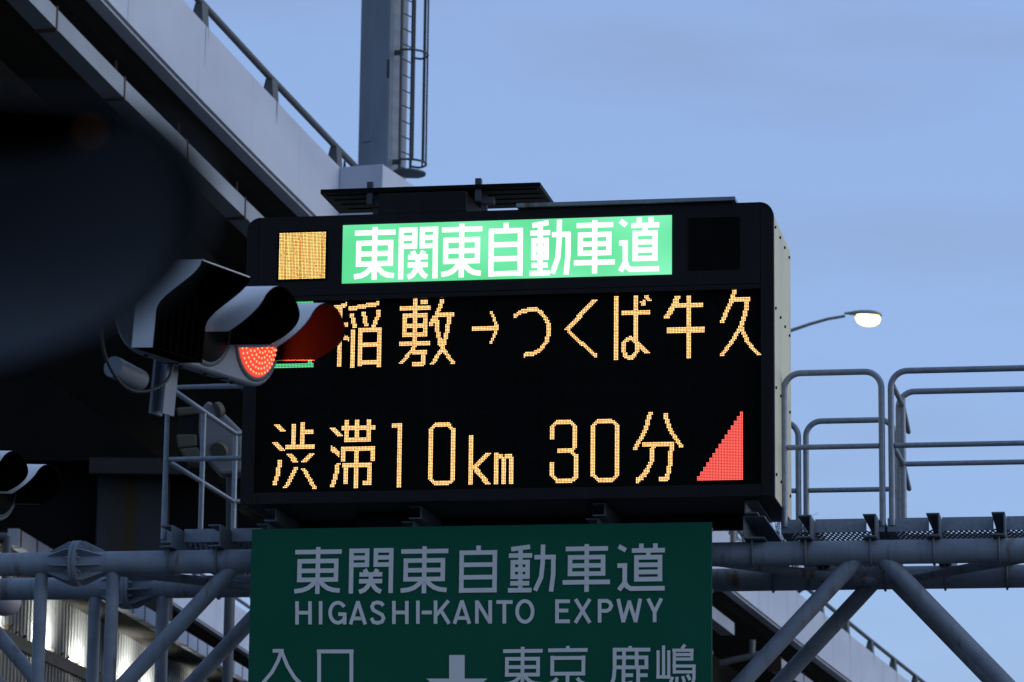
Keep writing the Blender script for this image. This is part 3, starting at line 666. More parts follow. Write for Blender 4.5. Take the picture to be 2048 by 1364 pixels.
deck(wc, cx0, cx1 + 0.06, Y1, Y2 + 0.03)
def rail(name, pts, r=0.021):
    m = MB(); m.tube(pts, r, 12); return m.build(name, M['galv_rail'], wc)
rail('handrail', [(xc,Y1,ZW0+0.02),(xc,Y1,zt_),(cx1+0.02,Y1,zt_)])
rail('mid_rail', [(xc+0.02,Y1,zm_),(cx1+0.02,Y1,zm_)], 0.017)
rail('handrail', [(xc+0.012,Y1+0.02,zt_-0.005),(xc+0.012,Y2,zt_-0.005),(cx1+0.02,Y2,zt_-0.005)], 0.019)
rail('mid_rail', [(xc+0.012,Y1+0.02,zm_-0.01),(xc+0.012,Y2,zm_-0.01),(cx1+0.02,Y2,zm_-0.01)], 0.017)
rail('post', [(xc+0.012,(Y1+Y2)/2,ZW0+0.02),(xc+0.012,(Y1+Y2)/2,zt_-0.02)], 0.019)
rail('post', [(xc+0.012,Y2,ZW0+0.02),(xc+0.012,Y2,zt_-0.02)], 0.019)
# ------------------------------------------------------------------ traffic signals
def azv(deg_right):                               # level unit vector at an angle right of the world +Y axis
    a = R(deg_right); return Vector((math.sin(a), math.cos(a), 0))
def smooth01(t): t = max(0, min(1, t)); return t*t*(3-2*t)
def signal(name, label, group, red_centre, facing_az, tilt, lit, roll=0.0):
    """local axes: F = lens direction, S = along the row towards the red lamp, T = up"""
    F = azv(facing_az); S = Vector((F.y, -F.x, 0)) * -1
    T = Vector((0,0,1))
    F2 = (F*math.cos(R(tilt)) - T*math.sin(R(tilt))).normalized(); T2 = S.cross(F2) if S.cross(F2).z > 0 else F2.cross(S)
    S2 = (S*math.cos(R(roll)) - T2*math.sin(R(roll))).normalized(); T2 = (T2*math.cos(R(roll)) + S*math.sin(R(roll))).normalized()
    C0 = Vector(red_centre); PT = 0.372
    def L(f, s, t, k=0): return C0 + F2*f + S2*(s - PT*k) + T2*t
    root = thing(name, label, 'traffic light', L(-0.1, -PT, -0.19), group)
    # housing: stadium outline extruded back, domed a little at the back
    m = MB(); rad = 0.188
    def outline(r, f):
        p = [L(f, r*math.cos(a), r*math.sin(a)) for a in [math.pi/2 - math.pi*i/16 for i in range(17)]]
        p += [L(f, -r*math.cos(a)-2*PT, -r*math.sin(a)) for a in [math.pi/2 - math.pi*i/16 for i in range(17)]]
        return p
    rings = [outline(rad-0.012, -0.012), outline(rad, -0.020), outline(rad, -0.085), outline(rad*0.90, -0.118), outline(rad*0.55, -0.128)]
    n = len(rings[0]); vs = [p for r_ in rings for p in r_]; fs = []
    for i in range(len(rings)-1):
        for j in range(n): fs.append((i*n+j, i*n+(j+1)%n, (i+1)*n+(j+1)%n, (i+1)*n+j))
    m.add(vs, fs, True); m.add(rings[0], [tuple(range(n))]); m.add(rings[-1], [tuple(range(n))])
    hs = m.build('housing', M['signal_body'], root)
    m = MB()
    for k in (0.5, 1.5):
        m.tube([L(-0.0195,0,y,k) for y in (0.19,0.0,-0.19)], 0.004, 6); m.tube([L(-0.02,0,-0.1895,k), L(-0.085,0,-0.1895,k), L(-0.118,0,-0.171,k)], 0.004, 6)
    for k in (0.25, 0.8, 1.3, 2.0):
        m.tube([L(-0.06,0,-0.185,k), L(-0.06,0,-0.197,k)], 0.010, 8)
    m.build('seam', M['black'], hs)
    for k in range(3):
        # bezel ring, lens, then visor
        m = MB(); N = 32; ri = [(0.150,-0.006),(0.168,-0.004),(0.172,-0.018)]
        vs = [L(f, r*math.cos(2*math.pi*j/N), r*math.sin(2*math.pi*j/N), k) for r, f in ri for j in range(N)]
        m.add(vs, [(i*N+j, i*N+(j+1)%N, (i+1)*N+(j+1)%N, (i+1)*N+j) for i in range(2) for j in range(N)], True)
        m.build('bezel', M['bezel'], root)
        m = MB(); rr = [(0.151,-0.008),(0.12,0.004),(0.07,0.012),(0.0,0.015)]
        vs = [L(f, r*math.cos(2*math.pi*j/N), r*math.sin(2*math.pi*j/N), k) for r, f in rr[:-1] for j in range(N)] + [L(rr[-1][1],0,0,k)]
        fs = [(i*N+j, i*N+(j+1)%N, (i+1)*N+(j+1)%N, (i+1)*N+j) for i in range(2) for j in range(N)] + [(2*N+j, 2*N+(j+1)%N, 3*N) for j in range(N)]
        m.add(vs, fs, True)
        on = lit and k == 0
        ln = m.build('lens', M['lens_red'] if on else M['lens_off'], root)
        if on:
            m = MB()
            for ring, cnt in ((0,1),(1,7),(2,13),(3,19),(4,25),(5,31),(6,37)):
                for j in range(cnt):
                    r_ = 0.0225*ring; a = 2*math.pi*j/cnt + 0.3*ring
                    if r_ > 0.143: continue
                    f = 0.017 - 0.020*(r_/0.15)**2
                    c = L(f, r_*math.cos(a), r_*math.sin(a), k)
                    m.add([c + S2*(0.0052*math.cos(b)) + T2*(0.0052*math.sin(b)) + F2*0.002 for b in [2*math.pi*q/8 for q in range(8)]], [tuple(range(8))])
            m.build('led_cluster', M['led_red'], ln, recalc=False)
            rl = bpy.data.lights.new('signal_light', 'AREA'); rl.shape = 'DISK'; rl.size = 0.11; rl.energy = 3.6; rl.color = (1.0, 0.06, 0.015)
            ro = bpy.data.objects.new('signal_light', rl); col.objects.link(ro); ro.location = L(0.02,0.0,-0.05,k); ro.rotation_euler = F2.to_track_quat('-Z','Y').to_euler()
            ro.parent = ln; ro.matrix_parent_inverse = parent_world(ln).inverted()
        if k < 2:
            # tubular visor cut away at the bottom: outer shell and black lining
            NA, NL = 48, 8; amax = R(108); r0, r1 = 0.166, 0.160; LEN = 0.345
            def length(a):
                d = abs(math.degrees(a)); return LEN*(1 - 0.50*max(0.0, (d-58)/54)**2)
            def sheet(r, inset):
                vs = []; 
                for i in range(NA+1):
                    a = -amax + 2*amax*i/NA
                    for j in range(NL+1):
                        f = -0.004 + (length(a)-inset)*j/NL
                        vs.append(L(f, r*math.sin(a), r*math.cos(a), k))
                fs = [(i*(NL+1)+j, (i+1)*(NL+1)+j, (i+1)*(NL+1)+j+1, i*(NL+1)+j+1) for i in range(NA) for j in range(NL)]
                return vs, fs
            m = MB(); vo, fo = sheet(r0, 0); vi, fi = sheet(r1, 0.0)
            m.add(vo, fo, True, 0); m.add(vi, [tuple(reversed(f)) for f in fi], True, 1)
            rim = [vo[i*(NL+1)+NL] for i in range(NA+1)] + [vi[i*(NL+1)+NL] for i in range(NA, -1, -1)]
            m.add(rim, [(i, i+1, 2*(NA+1)-2-i, 2*(NA+1)-1-i) for i in range(NA)], False, 1)
            m.build('visor', [M['visor_paint'], M['black_in']], root, recalc=False)
        else:
            # square hood over the far lamp: side cheeks with a swept front edge, flat top, louvre box below
            w = 0.182
            prof = [(-0.004,0.168),(0.30,0.168)] + [(0.30-0.20*smooth01(i/10), 0.168-0.205*(i/10)) for i in range(1, 11)] + [(0.10,-0.19),(-0.004,-0.19)]
            m = MB(); th = 0.004
            for s_ in (-1, 1):
                a = [L(f, s_*w, t, k) for f, t in prof]; b2_ = [L(f, s_*(w-th), t, k) for f, t in prof]; q = len(prof)
                m.add(a, [tuple(range(q))], mi=0); m.add(b2_, [tuple(range(q))], mi=1)
                m.add(a + b2_, [(i, (i+1)%q, q+(i+1)%q, q+i) for i in range(q)], mi=1)
            m.obox(L(0.148,0,0.1685,k), F2*0.152, S2*(w-th-0.0005), T2*0.002, mi=0)
            m.obox(L(0.147,0,0.1640,k), F2*0.150, S2*(w-th-0.001), T2*0.002, mi=1)
            m.obox(L(0.05,0,-0.188,k), F2*0.052, S2*(w-th-0.001), T2*0.002, mi=1)
            for j in range(7): m.obox(L(0.05, -0.15+0.05*j, -0.015, k), F2*0.045, S2*0.002, T2*0.165, mi=1)
            m.build('hood', [M['visor_paint'], M['black_in']], root, recalc=False)
    # arm along the row below the body, with the hanger plate, and the cable
    m = MB(); m.tube([L(-0.16,0.12,-0.275,2), L(-0.16,-0.08,-0.250,2)], 0.045, 24); m.build('arm', M['signal_body'], root)
    m = MB()
    for f in (-0.185, -0.125):
        m.obox(L(f,0.29,-0.245,2), F2*0.006, S2*0.042, T2*0.145)
    m.obox(L(-0.155,0.29,-0.24,2), F2*0.0235, S2*0.006, T2*0.135); m.build('hanger', M['signal_body'], root)
    kp = [L(-0.06,0.20,-0.16,2), L(-0.05,0.17,-0.25,2), L(-0.05,0.08,-0.315,2), L(-0.05,-0.06,-0.35,2), L(-0.05,-0.18,-0.33,2), L(-0.06,-0.28,-0.24,2), L(-0.08,-0.30,-0.12,2)]
    cp_ = []
    for i in range(len(kp)-1):
        p0, p1, p2, p3 = kp[max(i-1,0)], kp[i], kp[i+1], kp[min(i+2,len(kp)-1)]
        for s_ in range(6):
            t = s_/6; cp_.append(0.5*((2*p1) + (p2-p0)*t + (2*p0-5*p1+4*p2-p3)*t*t + (3*p1-p0-3*p2+p3)*t**3))
    m = MB(); m.tube(cp_ + [kp[-1]], 0.007, 8); m.build('cable', M['rubber'], root)
    m = MB(); m.tube([L(-0.15,-0.20,0.02,2), L(-0.15,-2.6,0.02,2), L(-0.15,-4.6,0.02,2)], [0.05,0.06,0.075], 16); m.build('mast_arm', M['signal_grey'], root)
    e = L(-0.15,-4.6,0.02,2)
    m = MB(); m.tube([(e.x,e.y,0),(e.x,e.y,e.z+0.5)], 0.11, 20); m.build('pole', M['signal_grey'], root)
    return root
signal('traffic_signal', 'horizontal traffic signal with glowing red lamp in front of the message board', 'horizontal traffic signals', dep(518,685,15.15), 108.3, 4.5, True)
signal('traffic_signal', 'unlit traffic signal showing only two dark visors, below the lit red one', 'horizontal traffic signals', dep(4,981,21.8), 107.0, 4.5, False, roll=4.0)

# ------------------------------------------------------------------ elevated roads
def path(us, vf, df): return [dep(u, vf(u), df(u)) for u in us]
def frames_of(pts):
    fr_ = []
    for i, p in enumerate(pts):
        t = pts[min(i+1,len(pts)-1)] - pts[max(i-1,0)]; t.z = 0; t.normalize()
        fr_.append((p, Vector((t.y, -t.x, 0))))          # outward = to the right of the travel direction
    return fr_
def resample(pts, step, start=0.0):
    out = []; acc = 0.0; nxt = start
    for a, b_ in zip(pts[:-1], pts[1:]):
        L_ = (b_-a).length
        while nxt <= acc + L_:
            out.append(a + (b_-a)*((nxt-acc)/L_)); nxt += step
        acc += L_
    return out
v1 = lambda u: 333 + 1.03*(u-678) - 0.000111*(u-678)**2
d1 = lambda u: 1/(0.01695 - 0.0000056*(u-417))
P1 = path(list(range(-900, 2500, 60)), v1, d1)
HF = 1.32
def viaduct(label, P, width, step=3.2, brackets=True, trough_gap=None, phase=0.0, girder=True, rail_h=0.43):
    base = P[len(P)//2].copy(); base.z = 0
    root = thing('viaduct', label, 'viaduct', base)
    F_ = frames_of(P)
    m = MB(); m.sweep(F_, [(0,0),(0,-HF),(-0.06,-HF),(-0.06,-HF-0.05),(-0.30,-HF-0.05),(-0.30,0)]); m.build('parapet', M['concrete_white'], root)
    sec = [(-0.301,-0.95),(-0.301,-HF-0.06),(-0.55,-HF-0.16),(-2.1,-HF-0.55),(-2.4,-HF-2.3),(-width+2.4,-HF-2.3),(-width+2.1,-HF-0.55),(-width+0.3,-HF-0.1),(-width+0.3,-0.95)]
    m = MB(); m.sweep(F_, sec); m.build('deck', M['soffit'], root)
    m = MB(); m.sweep(F_, [(-width,0),(-width,-HF),(-width+0.299,-HF),(-width+0.299,0)]); m.build('parapet', M['concrete_white'], root)
    st = resample(P, step, phase); FS = frames_of(st)
    if brackets:
        m = MB(); m.tube([p + n*(-0.12) + ZUP*rail_h for p, n in FS], 0.062, 10); m.build('rail', M['rail_grey'], root)
        for p, n in FS[:100]:
            t = Vector((-n.y, n.x, 0))
            m = MB(); q = [p + n*(-0.02) + ZUP*0.002, p + n*(-0.27) + ZUP*0.002, p + n*(-0.17) + ZUP*(rail_h-0.03), p + n*(-0.05) + ZUP*(rail_h-0.03)]
            m.prism([a - t*0.13 for a in q], t*0.26); m.build('rail_bracket', M['rail_grey'], root)
        m = MB(); rs_ = random.Random(3)
        for p, n in FS:                                   # thin run-off marks under the brackets
            t = Vector((-n.y, n.x, 0))
            for k in range(2):
                o = rs_.uniform(-0.09, 0.09); l = rs_.uniform(0.25, 0.75); w = rs_.uniform(0.006, 0.016)
                a = p + n*0.004 + t*o
                m.add([a - t*w, a + t*w, a + t*0.002 - ZUP*l, a - t*0.002 - ZUP*l], [(0,1,2,3)])
        m.build('runoff_stain', M['stain'], root, recalc=False)
        m = MB()
        for p, n in FS[1::4]:
            t = Vector((-n.y, n.x, 0)); a = p + n*0.003
            m.add([a - t*0.008, a + t*0.008, a + t*0.008 - ZUP*HF, a - t*0.008 - ZUP*HF], [(0,1,2,3)])
        m.build('parapet_joint', M['stain'], root, recalc=False)
    if girder:
        def gap(p): return trough_gap and trough_gap(p)
        segs = []; cur = []
        for p in resample(P, 1.0):
            if gap(p): 
                if len(cur) > 1: segs.append(cur)
                cur = []
            else: cur.append(p)
        if len(cur) > 1: segs.append(cur)
        for s_ in segs:
            fs_ = frames_of(s_)
            m = MB(); m.sweep(fs_, [(-0.45,-HF-0.50),(-0.45,-HF-0.82),(-0.80,-HF-0.82),(-0.80,-HF-0.50)]); tr_ = m.build('drain_trough', M['trough'], root)
            for p, n in frames_of(resample(s_, 2.6)):
                m = MB(); t = Vector((-n.y, n.x, 0)); m.obox(p + n*(-0.625) + ZUP*(-HF-0.66), n*0.185, t*0.025, ZUP*0.20)
                m.obox(p + n*(-0.625) + ZUP*(-HF-0.33), n*0.02, t*0.02, ZUP*0.172)
                m.build('joint', M['rust'], tr_)
    return root, F_, FS
def gap1(p):
    d = p - CAM; D = d.dot(FWD); u = 1024 + FPX*d.dot(RIGHT)/D
    return 1517 < u < 1590
_l = 0.0; PH1 = 0.0                                 # start the bracket row where one stands in the photo
for _a, _b in zip(P1[:-1], P1[1:]):
    _u = 1024 + FPX*(_b-CAM).dot(RIGHT)/(_b-CAM).dot(FWD)
    _l += (_b-_a).length
    if _u >= 419.9: PH1 = (_l - 0.13) % 3.2; break
via, F1, FS1 = viaduct('big white walled elevated road running diagonally down behind the message board', P1, 8.2, trough_gap=gap1, phase=PH1)
# drain pipes below the far end of the trough
dD = d1(1515)
a = dep(1505,1280,dD-0.3); b_ = dep(1503,1318,dD-0.3)
m = MB(); m.tube([a,b_], 0.085, 14); m.tube([dep(1526,1307,dD-0.4), dep(1440,1326,dD-0.1)], 0.085, 14); m.build('drain_pipe', M['equip'], via)
# bump-out of the parapet that carries the mast
def frame_at(u):
    p = dep(u, v1(u), d1(u)); q = dep(u+4, v1(u+4), d1(u+4)); t = (q-p); t.z = 0; t.normalize(); return p, Vector((t.y,-t.x,0)), t
p, n, t = frame_at(679)
m = MB(); W_ = 0.85
q = [p + n*0.003, p + n*W_, p + n*W_ + t*3.2, p + n*0.003 + t*3.2]
z1_ = q[0].z
m.prism([Vector((k.x,k.y,z1_-1.9)) for k in q], (0,0,1.9)); m.build('mast_pedestal', M['concrete_white'], via, bevel=0.02)
# mast with caged ladder
mD = d1(735) + 0.2
mb_ = dep(760, 372, mD)
mast = thing('lamp_mast', 'tall grey square steel mast with caged ladder on the elevated road parapet', 'mast', mb_)
def plan(ang): return RIGHT0*math.cos(ang) + HEAD*math.sin(ang)
ms = FPX/mD
s_len = 0.69; th = R(-29)
e1 = plan(th); e2 = plan(th + math.pi/2)
cx_ = mb_ + HEAD*0.3 + RIGHT0*0.02
m = MB(); hw = s_len/2
def mast_ring(z, h, rc=0.05):
    pts = []
    for (sx, sy) in ((1,1),(-1,1),(-1,-1),(1,-1)):
        a0 = math.atan2(sy, sx)
        for k in (-1, 0, 1):
            a = a0 + k*math.pi/4
            cc = cx_ + e1*(sx*(h-rc)) + e2*(sy*(h-rc)); pts.append(Vector((cc.x,cc.y,0)) + e1*(rc*math.cos(a)) + e2*(rc*math.sin(a)) + ZUP*z)
    return pts
zs = mb_.z - 0.6
r_ = mast_ring(zs, hw); r2 = mast_ring(zs + 14, hw*0.98); k = len(r_)
m.add(r_ + r2, [(i,(i+1)%k,k+(i+1)%k,k+i) for i in range(k)] + [tuple(range(k,2*k))]); m.build('column', M['mast'], mast)
m = MB(); fc = cx_ - e2*(hw+0.008)
cpos = dep(738, 262, mD)
cc = Vector((fc.x, fc.y, cpos.z)) - e1*0.13
m.obox(cc, e1*0.11, e2*0.012, ZUP*0.14); m.build('cover_plate', M['mast'], mast, bevel=0.01)
m = MB(); cc = Vector((cx_.x,cx_.y,dep(775,128,mD).z)) + e1*(hw-0.01) - e2*(hw+0.002); m.obox(cc - e1*0.03, e1*0.028, e2*0.006, ZUP*0.18); m.build('slot', M['mast_dark'], mast)
# ladder and cage on the right face
lad = cx_ + e1*(hw+0.17) - e2*0.02
LB = dep(805,345,mD).z; LT = LB + 8
def lp(a, b__, z): v = lad + e1*a + e2*b__; return Vector((v.x, v.y, z))
m = MB(); m.tube([lp(0,-0.2,LB),lp(0,-0.2,LT)], 0.028, 8); m.tube([lp(0,0.2,LB),lp(0,0.2,LT)], 0.028, 8)
for i in range(26): m.tube([lp(0,-0.2,LB+0.3*i+0.1),lp(0,0.2,LB+0.3*i+0.1)], 0.012, 6)
ladr = m.build('ladder', M['mast_dark'], mast)
cg = MB(); RH = 0.36
hz = [dep(820,325,mD).z + 2.13*i for i in range(4)]
def hoop(z): return [lp(0,-0.2,z)] + [lp(0.06+RH*math.sin(a)*0.95, -RH*math.cos(a), z) for a in [math.pi*(i/12)*0.94+0.09 for i in range(13)]] + [lp(0,0.2,z)]
for z in hz: cg.tube(hoop(z), 0.022, 8)
for i in (1, 4, 7, 10, 12): 
    cg.tube([hoop(hz[0]-0.02)[i+0], hoop(LT)[i+0]], 0.018, 8)
cg.build('cage', M['mast_dark'], mast)
for z in hz:
    m = MB(); m.box(tuple(lp(-0.14,-0.24,z-0.05)), tuple(lp(0.02,-0.16,z+0.05))); m.build('cage_bracket', M['mast_dark'], mast)
m = MB(); hb = [lp(-0.12,-0.25,LB-0.02)] + [lp(0.06+RH*math.sin(a)*0.95, -RH*math.cos(a), LB-0.02) for a in [math.pi*i/14 for i in range(15)]] + [lp(-0.12,0.25,LB-0.02)]
m.prism(hb, (0,0,0.03)); m.build('landing_plate', M['mast_dark'], mast)
for u in (689,):                                    # small peg beside the mast
    m = MB(); p_ = dep(u,332,mD-0.5); m.tube([p_ - ZUP*0.05, p_ + ZUP*0.10], [0.03,0.02], 8); m.build('peg', M['mast_dark'], mast)

# second elevated road, far behind on the left
vb = lambda u: 1203 + 0.66*(u-345)
d2 = lambda u: 1/(0.00855 - 0.000003*(u-345))
P2 = [p + ZUP*HF for p in path(list(range(250, 1300, 50)), vb, d2)]
via2, F2_, FS2 = viaduct('distant white walled ramp seen between truss tubes beyond the corrugated shed', P2, 8.0, girder=False, rail_h=0.32)

# ------------------------------------------------------------------ street lamp on the elevated road
LD = 84.0
lampb = dep(1466, 1130, LD)
lamp = thing('street_lamp', 'curved arm street lamp glowing yellow above the walkway handrail', 'street lamp', lampb)
S_ = FPX/LD
m = MB()
arm = [dep(1466,1130,LD), dep(1466,760,LD), dep(1472,722,LD), dep(1500,697,LD), dep(1545,676,LD), dep(1582,661,LD), dep(1620,648,LD), dep(1655,638,LD), dep(1690,632,LD)]
m.tube(arm, [0.075,0.06,0.055,0.05,0.046,0.042,0.038,0.036,0.034], 12); m.build('pole', M['lamp_grey'], lamp)
def lathe_ellipsoid(c, ax, ay, az, n=20, k=12, lo=-1.0, hi=1.0):
    vs = []; fs = []
    for i in range(k+1):
        t = lo + (hi-lo)*i/k; r = math.sqrt(max(0, 1-t*t))
        for j in range(n): a = 2*math.pi*j/n; vs.append(c + ax*t + ay*(r*math.cos(a)) + az*(r*math.sin(a)))
    for i in range(k):
        for j in range(n): fs.append((i*n+j, i*n+(j+1)%n, (i+1)*n+(j+1)%n, (i+1)*n+j))
    return vs, fs
ld = (dep(1762,636,LD) - dep(1690,632,LD)).normalized()
hc = dep(1727,634,LD); m = MB()
prof = [(-0.46,0.035,0.04),(-0.36,0.06,0.06),(-0.22,0.11,0.10),(-0.05,0.15,0.13),(0.15,0.165,0.14),(0.30,0.15,0.12),(0.40,0.10,0.08),(0.44,0.03,0.03)]
n = 16; vs = []; side = HEAD
for f, w, h in prof:
    for j in range(n):
        a = math.pi*j/(n-1); vs.append(hc + ld*f + side*(w*math.cos(a)) + ZUP*(h*math.sin(a)*0.9 + 0.05))
m.add(vs, [(i*n+j, i*n+(j+1)%n, (i+1)*n+(j+1)%n, (i+1)*n+j) for i in range(len(prof)-1) for j in range(n)], True)
m.add(vs[:n], [tuple(range(n))]); m.add(vs[-n:], [tuple(range(n))]); hd_ = m.build('lamp_head', M['lamp_grey'], lamp)
m = MB(); vs, fs = lathe_ellipsoid(dep(1736,637,LD), ld*0.31, HEAD*0.17, ZUP*0.20); m.add(vs, fs, True); m.build('lamp_bowl', M['lamp_glow'], hd_)

# ------------------------------------------------------------------ corrugated shed and slat fence, lower left
vs_ = lambda u: 1057 + 0.613*(u-37)
ds_ = lambda u: 1/(0.01370 - 0.0000090*(u-37))
PS = path([37, 90, 150, 220, 300, 400, 500, 620, 760], vs_, ds_)
FSH = frames_of(PS)
shed = thing('corrugated_shed', 'long lit corrugated shed wall under a white jointed eaves strip behind the truss', 'shed', Vector((PS[3].x, PS[3].y, 0)))
m = MB(); m.sweep(FSH, [(0,0),(0,-0.36),(-0.22,-0.36),(-0.22,0)]); fs_o = m.build('eaves_strip', M['concrete_white'], shed)
for p, n in frames_of(resample(PS, 1.62, 0.25)):
    t = Vector((-n.y, n.x, 0)); m = MB(); m.obox(p + n*(-0.10) + ZUP*(-0.18), n*0.115, t*0.035, ZUP*0.19); m.build('joint', M['rust'], fs_o)
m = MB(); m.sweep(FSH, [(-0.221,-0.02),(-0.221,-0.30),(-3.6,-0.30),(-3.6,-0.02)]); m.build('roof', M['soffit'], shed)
# corrugated wall: trapezoid profile along the path
WN = -1.35; wt, wb_ = -0.31, -1.75
def wall_line(step):
    return frames_of(resample(PS, step))
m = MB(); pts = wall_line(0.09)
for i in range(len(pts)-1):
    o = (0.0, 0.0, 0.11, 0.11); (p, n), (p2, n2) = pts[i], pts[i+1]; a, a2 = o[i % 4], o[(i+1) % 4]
    m.add([p + n*(WN+a) + ZUP*wb_, p2 + n2*(WN+a2) + ZUP*wb_, p2 + n2*(WN+a2) + ZUP*wt, p + n*(WN+a) + ZUP*wt], [(0,1,2,3)], mi=1 if i % 4 in (0,1) else 0)  # groove faces take the colour with shade painted in
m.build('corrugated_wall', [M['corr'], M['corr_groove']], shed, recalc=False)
for i, (p, n) in enumerate(wall_line(1.95)):
    t = Vector((-n.y, n.x, 0)); m = MB(); m.obox(p + n*(WN+0.045) + ZUP*((wt+wb_)/2), n*0.012, t*0.055, ZUP*((wt-wb_)/2-0.01)); m.build('wall_post', M['concrete_white'], shed)
m = MB(); m.sweep(FSH, [(WN+0.02,wb_-0.02),(WN+0.02,-14),(-3.4,-14),(-3.4,wb_-0.02)]); m.build('base_wall', M['pier_dark'], shed)
m = MB(); rg = random.Random(11)
for p, n in wall_line(0.16):
    for k in range(3):
        c = p + n*(WN+0.06+rg.uniform(0,0.08)) + ZUP*(wb_ + rg.uniform(-0.05,0.22)*rg.random()); a = rg.uniform(0,6.28)
        d = Vector((math.cos(a), math.sin(a), rg.uniform(-0.6,0.9)))*rg.uniform(0.06,0.16); m.add([c, c+d, c+d*0.6+ZUP*0.05, c+d*0.3-ZUP*0.04], [(0,1,2),(0,3,1)])
cr_ = m.build('creeper', M['ivy'], None, recalc=False); cr_['kind'] = 'stuff'
# added row of unseen uplights at the wall foot, made up to light the sheet
lum_u = (50, 100, 192, 258, 345, 385, 470)
lums = []
for i, u in enumerate(lum_u):
    p = dep(u, vs_(u), ds_(u)); q = dep(u+6, vs_(u+6), ds_(u+6)); t = (q-p); t.z = 0; t.normalize(); n = Vector((t.y,-t.x,0))
    c = p + n*(WN+0.36) + ZUP*(wb_-0.28)
    lm = thing('added_uplight', 'added strip uplight hidden behind the slat fence rail to light the corrugated wall', 'lamp', c, 'added strip uplights along the corrugated wall')
    m = MB(); m.obox(c - ZUP*0.03, t*0.84, n*0.05, ZUP*0.01); m.obox(c + n*0.045 - ZUP*0.005, t*0.84, n*0.005, ZUP*0.014); m.build('lamp_body', M['lamp_grey'], lm)
    m = MB(); m.tube([c - ZUP*0.008 - t*0.80, c - ZUP*0.008 + t*0.80], 0.010, 8); m.build('uplight_tube', M['tube_light'], lm)
    ld_ = bpy.data.lights.new('added_uplight_beam', 'AREA'); ld_.shape = 'RECTANGLE'; ld_.size = 1.6; ld_.size_y = 0.06
    ld_.energy = LAMP_W*(1.5, 0.9, 1.5, 0.8, 1.3, 0.8, 1.3)[i]; ld_.color = (1.0,0.98,0.90); ld_.spread = R(140)
    lo = bpy.data.objects.new('added_uplight_beam', ld_); col.objects.link(lo)
    zz_ = (n*0.80 - ZUP*0.60).normalized(); xx_ = t; yy_ = zz_.cross(xx_)
    lo.matrix_world = Matrix(((xx_.x,yy_.x,zz_.x,0),(xx_.y,yy_.y,zz_.y,0),(xx_.z,yy_.z,zz_.z,0),(0,0,0,1)))
    lo.location = c + ZUP*0.012
    lo.parent = lm; lo.matrix_parent_inverse = parent_world(lm).inverted()
# slat fence below
fence = thing('slat_fence', 'pale vertical slat fence with beige top rail below the corrugated wall', 'fence', Vector((PS[1].x, PS[1].y, 0)))
m = MB(); m.sweep(FSH, [(WN+0.60,wb_-0.10),(WN+0.60,wb_-0.38),(WN+0.44,wb_-0.38),(WN+0.44,wb_-0.10)]); m.build('top_rail', M['coping'], fence)
m = MB()
for p, n in wall_line(0.36):
    t = Vector((-n.y, n.x, 0)); m.obox(p + n*(WN+0.52) + ZUP*(wb_-2.4), n*0.02, t*0.065, ZUP*2.015)
m.build('slats', M['slat'], fence)
m = MB(); m.sweep(FSH, [(WN+0.59,wb_-4.4),(WN+0.59,-14),(WN+0.45,-14),(WN+0.45,wb_-4.4)]); m.build('plinth', M['coping'], fence)

# ------------------------------------------------------------------ pier
PD = 108.0
pier = thing('bridge_pier', 'dark concrete pier with heavy crossbeam standing under the elevated road', 'bridge pier', dep(260,1300,PD) * 1.0)
pier.location.z = 0
def pbox(name, u0, v0, u1, v1_, D0, thick, mat, parent, bevel=0):
    a, b2_ = dep(u0, v1_, D0), dep(u1, v0, D0)
    m = MB(); ex = RIGHT0*((u1-u0)*D0/FPX); hz_ = (b2_.z - a.z)
    m.prism([a, a+ex, a+ex+ZUP*hz_, a+ZUP*hz_], HEAD*thick); return m.build(name, mat, parent, bevel)
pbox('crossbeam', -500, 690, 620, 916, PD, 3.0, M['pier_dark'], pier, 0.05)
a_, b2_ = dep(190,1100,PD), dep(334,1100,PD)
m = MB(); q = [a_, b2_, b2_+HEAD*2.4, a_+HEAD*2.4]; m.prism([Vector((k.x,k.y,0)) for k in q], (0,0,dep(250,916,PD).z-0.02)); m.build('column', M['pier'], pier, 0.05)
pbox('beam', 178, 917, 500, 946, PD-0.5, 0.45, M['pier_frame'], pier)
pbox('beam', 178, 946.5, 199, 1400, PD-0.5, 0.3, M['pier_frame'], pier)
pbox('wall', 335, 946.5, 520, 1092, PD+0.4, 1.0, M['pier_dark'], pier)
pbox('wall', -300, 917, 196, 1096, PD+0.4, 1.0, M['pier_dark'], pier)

# ------------------------------------------------------------------ floodlight-like box behind the square handrail
ED = 38.0
eq = thing('floodlight', 'pale boxy floodlight with two round flanges hanging behind the square handrail', 'floodlight', dep(410,900,ED))
s38 = ED/FPX
def pe(u, v, d=0): return dep(u, v, ED) + HEAD*d
m = MB(); m.prism([pe(398,822),pe(416,800),pe(440,818),pe(485,862),pe(486,945),pe(440,948),pe(400,905),pe(396,860)], HEAD*0.35); m.build('body', M['equip'], eq, 0.03)
m = MB(); m.tube([pe(432,822,-0.02), pe(440,818,0.02)], 0.085, 20); m.build('flange', M['flange'], eq)
m = MB(); m.tube([pe(437,905,-0.05), pe(441,900,0.0)], 0.10, 20); m.build('flange', M['flange'], eq)
for vq in ((352,815,396,812,396,828,356,832),(352,868,394,868,394,892,356,896),(358,897,396,893,410,930,376,925)):
    m = MB(); m.prism([pe(vq[i], vq[i+1]) for i in range(0, 8, 2)], HEAD*0.3); m.build('visor', M['flange'], eq, 0.02)
m = MB(); m.prism([pe(356,833,0.05),pe(396,829,0.05),pe(395,868,0.05),pe(353,868,0.05)], HEAD*0.3); m.build('lens', M['black'], eq)
